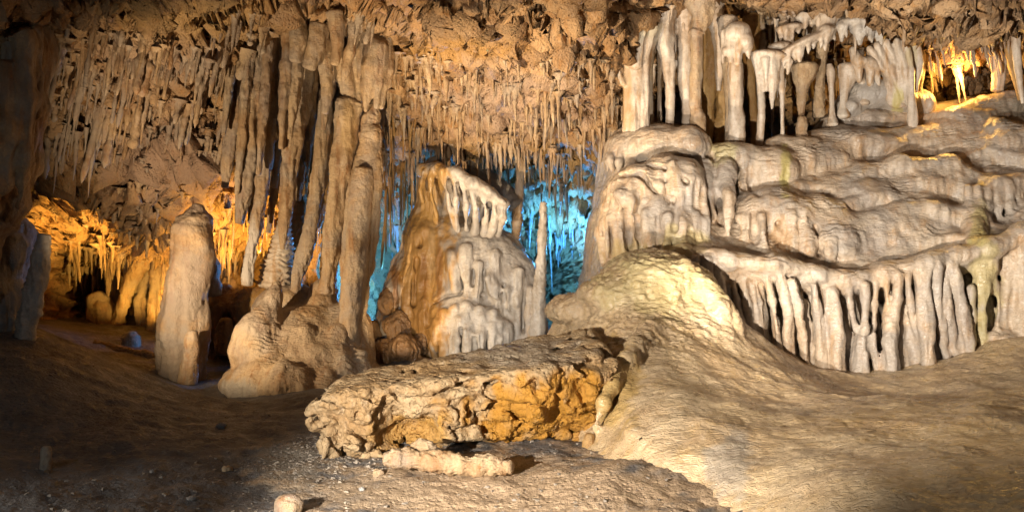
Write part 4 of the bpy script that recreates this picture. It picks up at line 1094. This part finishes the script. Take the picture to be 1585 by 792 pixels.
# ------------------------------------------------------------------ amber hollow on the left
for k, (lb, pl, Y, r) in enumerate([
   ("broad amber drapery lump low in the left hollow", [(150,455,12),(158,480,20),(166,505,22),(165,535,22)], 14.6, 1),
   ("amber pillar with a flared top in the left hollow", [(222,395,16),(205,430,9),(190,470,8),(183,505,9),(180,535,11)], 14.4, 1),
   ("second amber pillar, beside the flared one", [(232,405,10),(222,440,8),(215,475,7),(222,520,8)], 14.7, 1),
   ("amber pillar rising at the right side of the left hollow", [(250,390,12),(243,430,9),(240,480,9),(235,540,11)], 14.3, 1),
   ("slender amber pillar right behind the stout stalagmite", [(262,400,9),(256,450,7),(252,500,7),(250,545,9)], 14.0, 1),
   ("short amber pillar between the lump and the flared pillar", [(172,430,8),(178,470,6),(178,500,7),(176,535,8)], 14.9, 1)]):
    tube("column", lb, "column", pl, M_COLM, Y=Y, sides=36, flute=.4, lump=.3)
tube("stalagmite", "small dark domed stalagmite at the hollow's sill", "stalagmite", [(203,514,6),(203,522,12),(203,540,15)], M_GREY, Y=12.8, lump=.2, ring=.2)
tube("fallen_column", "long dark fallen shaft lying across the hollow's sill", "broken column", [(148,532,6,12.4),(190,545,8,12.2),(230,552,8,12.0),(262,560,8,11.9)], M_DARK, lump=.3, flute=.2)
tube("stalagmite", "pale knobbly stub lit blue beside the brown wall", "stalagmite", [(330,400,5),(332,415,9),(330,435,10),(330,455,12)], M_GREY, Y=12.2, lump=.4)

# ------------------------------------------------------------------ floor things
tube("broken_column", "short knobbly broken shaft lying on its side in front of the pitted slab", "broken column", [(600,711,11,6.34),(618,710,15,6.3),(648,714,13,6.27),(680,716,16,6.22),(712,718,13,6.2),(745,720,15,6.16),(775,722,13,6.13),(792,722,8,6.1)], M_COLM, flute=.2, lump=.45, ring=.2, sides=44, step=.01)
tube("dripstone_boulder", "rounded knob of dripstone resting against the lying shaft", "rock", [(640,694,8,6.42),(655,692,12,6.4),(672,697,9,6.4)], M_COLM, flute=.2, lump=.5, sides=24, step=.01)
def stone(label, px, py, rpx, Yd, mat, flat=.6, seed=0):
    p = W(px, py, Yd)
    z = float(ground(p[0], p[1])[0]); r = rpx / F * Yd
    th, ph = np.meshgrid(np.linspace(0, 2 * math.pi, 14, endpoint=False), np.linspace(0.05, math.pi - 0.05, 9), indexing='ij')
    D = np.stack([np.cos(th) * np.sin(ph), np.sin(th) * np.sin(ph), np.cos(ph)], 2).reshape(-1, 3)
    R = r * (0.95 + 0.6 * fbm(D, 1.6, 3, seed) - 0.25 * np.round(2 * perlin(D * 1.5 + seed)) / 2)
    V = D * R[:, None] * np.array([1, .9, flat])
    q = []
    for i in range(14):
        for j in range(8):
            a = i * 9 + j; b = ((i + 1) % 14) * 9 + j
            q.append((a, a + 1, b + 1, b))
    o = link("stone", make_mesh("stone", V, np.array(q)), mat, None, (p[0], p[1], z + r * flat * .3))
    tag(o, label, "stone")
stone("pale rounded pebble at the top of the left slope", 141, 570, 3, 9.6, M_CASC, .8, 1)
stone("dark angular stone on the left slope below the stout stalagmite", 342, 668, 9, 7.9, M_GREY, .6, 2)
stone("flat tan stone low on the left slope", 352, 731, 9, 6.4, M_COLM, .5, 3)
stone("small dark stone right of the stub's shadow", 236, 740, 5, 6.2, M_GREY, .7, 4)
stone("thin dark chip near the bottom edge of the floor", 298, 772, 10, 5.7, M_GREY, .4, 5)
stone("crumbly tan stone at the slab's left foot", 585, 716, 10, 6.25, M_COLM, .7, 6)
stone("little grey stone in front of the slab's left foot", 560, 748, 5, 5.95, M_GREY, .7, 7)
stone("dark pebble beside the foot of the left stub", 74, 738, 6, 6.1, M_DARK, .6, 8)
def stub(label, px, pytop, pybot, r, Yd, mat):
    tube("stalagmite", label, "stalagmite", [(px+1,pytop,r*.8),(px,pytop+6,r),(px-1,(pytop+pybot)/2,r*1.02),(px-2,pybot,r*1.1)], mat, Y=Yd, flute=.12, lump=.3, sides=24, step=.01)
stub("short orange-topped stalagmite stub on the left foreground floor", 71, 692, 738, 8, 6.15, M_COLM)
stub("round-topped stub at the bottom edge in front of the slab", 450, 770, 815, 19, 5.4, M_COLM)
# shallow pool edge under the cascade
# ------------------------------------------------------------------ columns above the terraced flowstone
f = pxfield(925, 1045, -25, 225, 10.2, 11.6, 0.012)
parts = {1: "shaft", 2: "flared_fold"}
f.chain([(986,-20,11.1,40),(986,20,11.0,32),(986,50,10.95,24),(984,95,10.9,20),(984,150,10.9,18),(985,205,10.9,22)], 0.06, 1)
f.chain([(972,100,10.85,7),(970,200,10.85,8)], 0.03, 1); f.chain([(996,90,10.8,7),(998,200,10.8,8)], 0.03, 1)
tg = 1
for pl in ([(938,38,10.8,9),(950,62,10.75,8),(966,95,10.75,6)], [(952,24,10.75,10),(962,55,10.7,9),(974,95,10.72,7)], [(972,16,10.7,11),(975,50,10.66,9),(980,100,10.7,7)], [(993,14,10.7,12),(990,50,10.64,10),(986,100,10.7,8)],
           [(1012,18,10.75,11),(1006,45,10.72,9),(997,90,10.74,7)], [(937,58,10.85,6),(950,90,10.82,5),(964,130,10.8,4)], [(1020,40,10.9,8),(1012,60,10.9,6),(1004,85,10.88,5),(1000,120,10.86,4)]):
    fold(pl, "flared_fold", 0.035)
V, Fq, TG = f.mesh()
finish("column", "thick pale column with a flared many-ribbed top, leftmost above the flowstone", "column", V, Fq, TG, M_PALE, parts, flow_disp(.6, .2, 1.5, .5), [(970,150,10,80,(0.50,0.30,0.12),.6),(995,45,40,25,(0.55,0.48,0.30),.5)])
UP = [
 ("thin straight rod right of the flared column", [(1008,70,6),(1006,110,4.5),(1006,150,4),(1006,205,5)], 11.2, M_COLM, 0),
 ("thinnest pale rod in the dark gap right of the flared column", [(1021,70,4),(1021,110,3.2),(1021,150,3),(1022,205,4)], 11.3, M_COLM, .2),
 ("tusk-like pale column tapering downward in the dark gap", [(1024,40,17),(1030,75,12),(1035,115,8.5),(1037,150,6.5),(1036,200,6)], 11.0, M_PALE, 0),
 ("broad peach column with a split top, left of the ringed one", [(1060,45,12),(1061,80,11),(1063,120,12),(1067,165,10),(1071,195,12),(1073,220,15)], 11.15, M_PALE, 0),
 ("straight ringed column standing foremost above the tusk pair", [(1086,25,17),(1080,46,11),(1078,52,12),(1078,60,8.5),(1078,110,8.5),(1077,160,8.5),(1078,172,9),(1080,185,11.5),(1079,215,12),(1077,245,13)], 10.85, M_COLM, .06),
 ("flat amber slab column in shadow behind the ringed one", [(1098,50,15),(1098,110,13),(1095,170,11),(1093,235,9)], 11.6, M_AMBR, 0),
 ("stalactite with a pale tip in the recess beside the amber slab", [(1110,60,9),(1113,100,7),(1112,140,3)], 11.5, M_PALE, 0),
 ("short brown column on the yellowish ribbed foot", [(1117,110,10),(1119,160,10),(1118,200,12),(1116,235,16)], 11.6, M_AMBR, .25),
 ("tall smooth pale column with a ruffled cap", [(1138,95,9),(1138,105,11),(1139,150,11),(1140,200,11),(1142,235,10),(1146,262,9)], 11.0, M_PALE, 0),
 ("narrow column hugging the left side of the ruffle-capped one", [(1125,85,8),(1127,130,6),(1129,180,6),(1130,235,9)], 11.2, M_COLM, 0),
 ("amber column in the shadow right of the ruffle-capped one", [(1160,85,12),(1162,130,7),(1166,180,7),(1168,225,9)], 11.8, M_AMBR, 0),
 ("knobby brown stalagmite beneath the funnel stalactite", [(1241,182,6),(1241,192,8.5),(1240,205,7.5),(1243,220,10),(1246,240,13)], 11.15, M_COLM, .1),
 ("funnel-shaped stalactite with a wide cap", [(1244,104,22),(1244,116,17),(1243,135,9),(1241,160,6),(1241,180,4)], 11.3, M_COLM, 0),
 ("double knobbly column right of the funnel stalactite", [(1272,80,8),(1270,120,6),(1268,145,7),(1268,180,8)], 11.5, M_COLM, .25),
 ("white thread-like column with a swollen head", [(1284,100,4),(1285,110,6),(1286,125,5),(1287,150,4),(1288,178,5)], 11.4, M_PALE, .1),
 ("wide pale funnel under the leaning shields", [(1314,104,18),(1313,118,14),(1308,140,7),(1306,165,6)], 11.5, M_PALE, 0),
 ("pale strut right of the wide funnel", [(1330,95,6),(1334,120,5),(1336,145,5)], 11.5, M_PALE, 0),
 ("grey-white stalactite column at the alcove's right side", [(1546,40,11),(1547,80,10),(1546,110,9),(1544,140,8)], 11.3, M_PALE, 0),
 ("long white leaning stalactite at the right edge", [(1570,40,8),(1573,75,6),(1577,115,5),(1583,160,2.5)], 10.6, M_PALE, 0),
 ("stalactite with an orange side left of the right-edge one", [(1560,60,7),(1566,100,5),(1578,155,2)], 11.0, M_AMBR, 0),
 ("dark strut at the alcove's left side", [(1420,60,9),(1425,100,7),(1421,140,6)], 11.5, M_COLM, 0),
]
for lb, pl, Y, mt, rg in UP:
    if pl[0][1] < 95 and "stalagmite" not in lb:
        x, y, r = pl[0]
        pl = [(x + 6 * math.sin(x), y - 55, r * 2.0), (x + 3 * math.sin(x), y - 22, r * 1.35)] + pl
    if "stalactite" not in lb:
        x, y, r = pl[-1]
        pl = pl + [(x, y + 16, r * 1.9)]
    nm = "stalactite" if "stalactite" in lb else ("stalagmite" if "stalagmite" in lb else "column")
    tube(nm, lb, nm, pl, mt, Y=Y, sides=30, flute=.14, lump=.14, ring=rg)

def drape(name, label, cat, chains, mat, box, h=0.012, k=0.035, sq=1.3, disp=None, stains=None, ells=()):
    f = pxfield(*box, h)
    for e in ells: f.epx(*e, 0.05, 1)
    for c in chains: f.chain(c, k, 1, sq)
    V, Fq, TG = f.mesh()
    return finish(name, label, cat, V, Fq, TG, mat, None, disp or flow_disp(.6, .2, 1.2, .6), stains)
# shield with drips
srs = np.random.RandomState(17)
def shield(label, plates, drips, mat, box, stains=None):
    """thin plates (px, py, Y, rx, ry, depth, rot) with drips along the lower rim"""
    f = pxfield(*box, 0.011)
    for (x, y, Y, rx, ry, rd, ro) in plates:
        f.epx(x, y, Y, rx, ry, rd, 0.03, 1, False, ro)
        n = max(3, int(rx / 5))
        for k in range(n):
            t = -0.9 + 1.8 * (k + .5) / n + srs.uniform(-.08, .08)
            dx = rx * t; yy = y - dx * math.tan(ro) + ry * .4
            L = srs.uniform(6, 22); r = srs.uniform(2.5, 5)
            Yd = Y - rd * math.sqrt(max(0, 1 - t * t)) * srs.uniform(.1, .75)
            f.chain([(x + dx, yy, Yd, r * 1.3), (x + dx + srs.normal(), yy + L * .6, Yd, r * .8), (x + dx, yy + L, Yd, 1.2)], 0.03, 1)
    for c in drips: f.chain(c, 0.03, 1)
    V, Fq, TG = f.mesh()
    return finish("drip_shield", label, "drapery", V, Fq, TG, mat, None, flow_disp(.5, .2, 1.2, .6), stains)
shield("white ruffled cap crowning the tall smooth column", [(1140,52,10.98,22,18,.16,.3),(1152,66,10.95,14,16,.14,0),(1128,72,11.0,10,16,.1,0)], [[(1132,50,10.95,6),(1131,95,10.95,4)], [(1146,60,10.9,7),(1142,98,10.92,5)], [(1120,50,11,4),(1119,98,11,1.5)]], M_PALE, (1100,1180,10,120,10.5,11.4))
shield("flat white shield with three long drips, left of the funnel", [(1192,86,11.1,30,8,.16,-.12),(1206,74,11.2,20,9,.14,.1)],
       [[(1170,90,11.1,7),(1176,125,11.1,6),(1178,165,11.1,5),(1175,235,11.2,6)], [(1195,92,11.05,10),(1197,125,11.05,8),(1195,150,11.05,4),(1195,168,11.05,1.6)], [(1207,95,11.1,6),(1210,140,11.1,4.5),(1212,215,11.15,4)], [(1222,96,11.05,6),(1219,114,11.05,2)], [(1184,92,11.0,6),(1186,140,11.05,3)]], M_PALE, (1145,1240,50,245,10.7,11.6))
shield("long grey-white shield slanting up from the funnel, drips along its rim", [(1254,62,11.08,50,8,.2,.42),(1222,44,11.3,22,7,.16,.1),(1285,28,11.2,26,12,.2,.1),(1250,25,11.35,20,8,.15,0)],
       [[(1236,76,11.0,8),(1237,95,11.0,2.5)], [(1278,50,10.98,12),(1277,78,10.98,2.5)], [(1282,30,11.1,12),(1279,58,11.05,9)], [(1222,50,11.25,6),(1224,72,11.2,5)]], M_PALE, (1185,1325,0,115,10.6,11.8))
shield("lobed grey shield hanging right of the slanting one under the ceiling", [(1322,36,11.0,28,10,.18,.05),(1348,42,10.95,26,13,.18,-.1),(1368,36,10.92,17,17,.16,0),(1330,18,11.2,24,10,.15,.1)],
       [[(1302,42,10.95,7),(1303,64,10.95,2)], [(1330,45,10.9,11),(1331,68,10.9,3)], [(1364,46,10.85,10),(1365,68,10.85,2.5)]], M_CASC, (1280,1400,0,95,10.4,11.6))
f = pxfield(1335, 1445, 45, 215, 10.6, 12.0, 0.012)
f.epx(1375, 92, 11.4, 36, 26, .14, .06, 1, False, -.5); f.epx(1396, 125, 11.4, 26, 45, .13, .06, 1, False, -.25); f.epx(1410, 90, 11.35, 14, 34, .12, .05, 1)
for c in ([(1346,76,11.3,5),(1368,106,11.3,5),(1388,140,11.35,4)], [(1358,70,11.28,5),(1380,108,11.26,5),(1398,155,11.3,5)], [(1372,66,11.25,6),(1392,108,11.24,5),(1406,160,11.25,5)], [(1388,64,11.22,6),(1402,110,11.2,6),(1411,150,11.2,5),(1413,194,11.2,6)], [(1402,64,11.2,6),(1411,110,11.18,5),(1413,190,11.2,5)], [(1416,66,11.25,7),(1423,98,11.25,5),(1417,140,11.25,4)]):
    f.chain(c, 0.03, 1)
V, Fq, TG = f.mesh()
finish("drapery", "wide pale curtain fanning down to the terraced flowstone below the shields", "drapery", V, Fq, TG, M_PALE, None, flow_disp(.5, .2, 1.5, .5), [(1388,160,9,30,YEL,.8),(1412,85,10,25,(0.5,0.4,0.2),.6)])
drape("drapery", "small forked arch of dripstone left of the wide curtain", "drapery",
      [[(1320,78,11.4,6),(1328,95,11.35,9),(1345,97,11.35,8),(1356,105,11.35,5)], [(1328,95,11.35,7),(1330,125,11.4,4)], [(1346,98,11.35,7),(1347,130,11.4,5)], [(1357,105,11.35,5),(1360,130,11.4,4)]], M_PALE, (1305,1375,60,150,10.9,11.9))
f = pxfield(1290, 1440, 110, 225, 11.0, 12.4, 0.014)
f.epx(1345, 150, 11.75, 42, 26, .4, .08, 1); f.epx(1385, 160, 11.75, 35, 28, .4, .08, 1); f.epx(1345, 130, 11.6, 14, 10, .2, .05, 1); f.epx(1420, 165, 11.7, 25, 26, .3, .08, 1); f.epx(1310, 170, 11.7, 25, 20, .3, .08, 1)
V, Fq, TG = f.mesh()
finish("flowstone_boss", "grey rounded boss under the forked arch, feet of the wide curtain on it", "flowstone", V, Fq, TG, M_CASC, None, flow_disp(.8, .5, 1.3, 1), [(1388,165,12,35,YEL,.7)])

# ------------------------------------------------------------------ stalactites
def stal_shape(kind, seed, n=15, sides=9):
    r = np.random.RandomState(seed)
    t = np.linspace(0, 1, n)
    if kind == 'straw': prof = 0.9 - 0.25 * t
    elif kind == 'carrot': prof = (1 - t) ** 0.75 * 0.95 + 0.05
    elif kind == 'blunt': prof = 1.05 - 0.25 * t - 0.1 * r.rand() * np.sin(t * 5)
    else: prof = (1 - t) ** 1.3 * 0.75 + 0.22
    prof = prof * (1 + 0.18 * r.normal(size=n) * (0.3 + 0.7 * (kind != 'straw')))
    if kind != 'straw': prof = prof * (1 + 1.1 * np.exp(-t * 9))
    else: prof[0] *= 1.5
    prof[-1] *= 0.55
    P = []
    wx, wy = r.normal(size=2) * 0.35
    for k in range(n):
        P.append((wx * math.sin(t[k] * 4 + seed) * 0.5, wy * math.sin(t[k] * 3) * 0.5, -t[k] * 10.0, max(prof[k], .12)))
    P = np.array(P)
    C = np.vstack([P, [P[-1] + [0, 0, -0.3, 0]]]); C[-1, 3] = 0.03
    th = np.linspace(0, 2 * math.pi, sides, endpoint=False)
    V = np.stack([C[:, None, 0] + C[:, None, 3] * np.cos(th), C[:, None, 1] + C[:, None, 3] * np.sin(th), np.repeat(C[:, 2][:, None], sides, 1)], 2).reshape(-1, 3)
    nn = fbm(V, (.9, .9, .25), 2, seed * 3.1)
    ax = np.repeat(C[:, :2], sides, 0)
    V[:, :2] = ax + (V[:, :2] - ax) * (1 + .4 * nn)[:, None]
    m = len(C)
    i = np.arange(m - 1)[:, None] * sides; j = np.arange(sides)[None]; j2 = (j + 1) % sides
    Fq = np.stack([i + j, i + sides + j, i + sides + j2, i + j2], 2).reshape(-1, 4)
    return V, Fq
SHAPES = {k: [stal_shape(k, 10 * a + b) for b in range(8)] for a, k in enumerate(('straw', 'carrot', 'blunt', 'drip'))}
SHAPES_LO = {k: [stal_shape(k, 10 * a + b, 10, 7) for b in range(8)] for a, k in enumerate(('straw', 'carrot', 'blunt', 'drip'))}
MESHES = {}
def stal_mesh(k, b, mat):
    key = (k, b, mat.name)
    if key not in MESHES:
        V, Fq = SHAPES[k][b]
        me = make_mesh("stalactite", V, Fq); me.materials.append(mat); MESHES[key] = me
    return MESHES[key]
rs = np.random.RandomState(5)
BULK = {}
# zone: polygon box, number, length px, radius px, tilt (dx per unit drop), kinds, material, n individuals, label
ZONES = [
 ((60,360,35,215), 520, (30,80), (3.0,5.4), -0.16, ('blunt','carrot','drip'), M_STAL, 60, "brown stalactite in the dense slanting fringe on the upper left ceiling"),
 ((340,600,10,130), 150, (30,85), (4,8.5), -0.14, ('blunt','drip','carrot'), M_COLM, 40, "fluted stalactite on the ceiling above the tall columns"),
 ((150,360,180,310), 190, (8,30), (2,5), -0.08, ('carrot','drip','blunt'), M_STAL, 20, "short stalactite on the rough pinkish wall right of the amber hollow"),
 ((75,340,330,425), 190, (20,70), (3,7), 0.0, ('carrot','drip'), M_COLM, 40, "amber-lit stalactite in the fringe over the left hollow"),
 ((60,330,230,350), 90, (6,22), (2.5,7), -0.1, ('carrot','drip'), M_COLM, 0, ""),
 ((330,500,300,400), 110, (22,70), (1.8,4.5), -0.05, ('carrot','drip','straw'), M_COLM, 25, "thin golden stalactite in the glowing niche behind the columns"),
 ((600,950,70,215), 520, (12,52), (2.4,6.0), 0.0, ('carrot','drip','carrot'), M_COLM, 60, "small stalactite in the pale nodular fringe at the ceiling's centre"),
 ((600,960,190,285), 320, (18,66), (1.8,4.6), 0.0, ('drip','carrot','straw'), M_STAL, 50, "thin stalactite in the dark fringe over the blue hollow"),
 ((595,940,285,370), 170, (14,60), (1.6,5), 0.0, ('drip','carrot','straw'), M_GREY, 40, "blue-lit stalactite deep in the blue hollow"),
 ((580,650,150,300), 40, (50,130), (2,5), 0.0, ('straw','drip'), M_AMBR, 20, "long brown straw left of the cascade's canopy"),
 ((1030,1180,20,130), 60, (25,70), (2.5,7), 0.0, ('drip','carrot'), M_AMBR, 15, "amber stalactite in the shadow behind the pale columns"),
 ((1170,1420,0,90), 120, (15,50), (2.5,6.5), 0.0, ('drip','carrot','blunt'), M_COLM, 35, "stalactite among the shields on the right"),
 ((1170,1340,60,160), 70, (30,80), (1.8,4.5), 0.0, ('straw','drip'), M_AMBR, 15, "thin amber rod behind the shields on the right"),
 ((1000,1345,5,110), 210, (25,90), (2.4,6), 0.0, ('drip','carrot','blunt'), M_PALE, 30, "pale stalactite in the crowded row above the terraced flowstone"),
 ((70,360,40,190), 34, (60,115), (5,9), -0.16, ('blunt','drip'), M_STAL, 34, "big blunt stalactite standing out of the upper left fringe"),
 ((610,950,80,205), 26, (40,85), (4,7.5), 0.0, ('drip','carrot'), M_COLM, 26, "large pale stalactite among the small ones at the ceiling's centre"),
 ((1430,1545,45,100), 90, (20,60), (2.5,5), 0.16, ('drip','straw','carrot'), M_COLM, 35, "orange-lit stalactite slanting in the upper right alcove"),
 ((1540,1600,40,100), 16, (20,60), (2.5,6), 0.05, ('drip','carrot'), M_COLM, 8, "stalactite by the upper right edge beyond the alcove"),
 ((940,1000,140,250), 40, (25,70), (2,5), 0.0, ('drip','straw'), M_STAL, 0, ""),
]
for (x0, x1, y0, y1), cnt, (l0, l1), (r0, r1), tilt, kinds, mat, nind, label in ZONES:
    items = []
    tries = 0
    while len(items) < cnt and tries < cnt * 30:
        tries += 1
        px = rs.uniform(x0, x1); py = rs.uniform(y0, y1)
        p = sheet_at(px, py)
        if py < 300 and rs.rand() > 0.12 + 0.88 * soffit(px, py): continue
        if perlin(np.array([[p[0] * 2.2, p[1] * 2.2, p[2] * 2.2]]))[0] < rs.uniform(-.45, .25): continue
        k = kinds[rs.randint(len(kinds))]
        L = rs.uniform(l0, l1) * (0.6 + 0.8 * rs.rand() ** 2) / F * p[1]
        R = rs.uniform(r0, r1) * (0.7 if k == 'straw' else 1.0) / F * p[1]
        if k != 'straw' and rs.rand() < .5:
            for _c in range(rs.randint(1, 4)):
                q = p + np.array([rs.normal() * R * 1.8, rs.normal() * R * 1.8, rs.uniform(0, .04)])
                items.append((q, L * rs.uniform(.25, .7), R * rs.uniform(.4, .8), k, rs.randint(8), tilt + rs.normal() * .05, rs.uniform(0, 6.28), rs.normal() * .05))
        items.append((p + np.array([0, 0.0, min(.06, L * .2)]), L, R, k, rs.randint(8), tilt + rs.normal() * .035, rs.uniform(0, 6.28), rs.normal() * .05))
    items.sort(key=lambda a: -a[1] * a[2])
    special = {}
    if nind:
        lens = [a[1] for a in items]; xs = [a[0][0] / a[0][1] for a in items]
        special[int(np.argmax(lens))] = "longest"
        special.setdefault(int(np.argmin(xs)), "leftmost")
        special.setdefault(int(np.argmax(xs)), "rightmost")
    for n_, (p, L, R, k, b, tl, rz, ty) in enumerate(items):
        M = Matrix.Translation(p) @ Matrix.Rotation(-tl, 4, 'Y') @ Matrix.Rotation(ty, 4, 'X') @ Matrix.Rotation(rz, 4, 'Z') @ Matrix.Diagonal((R, R, L / 10.0, 1))
        if n_ < nind * 0.42 or n_ in special:
            o = link("stalactite", stal_mesh(k, b, mat), None)
            o.matrix_world = M
            tag(o, (special[n_] + " " + label) if n_ in special else label, "stalactite", label.replace("stalactite", "stalactites").replace(" straw ", " straws ").replace(" rod ", " rods "))
        else:
            V, Fq = SHAPES_LO[k][b]
            Mn = np.array(M)
            BULK.setdefault(mat.name, []).append((V @ Mn[:3, :3].T + Mn[:3, 3], Fq))
for nm, lst in BULK.items():
    off = 0; vs = []; fs = []
    for V, Fq in lst:
        vs.append(V); fs.append(Fq + off); off += len(V)
    o = link("stalactite_fringe", make_mesh("stalactite_fringe", np.concatenate(vs), np.concatenate(fs)), bpy.data.materials[nm])
    tag(o, "countless tiny stalactites of " + nm + " bristling from the cave ceiling", "stalactites", None, "stuff")
print("objects", len(bpy.data.objects), "tris", sum(len(o.data.polygons) * 2 for o in bpy.data.objects if o.type == 'MESH'))
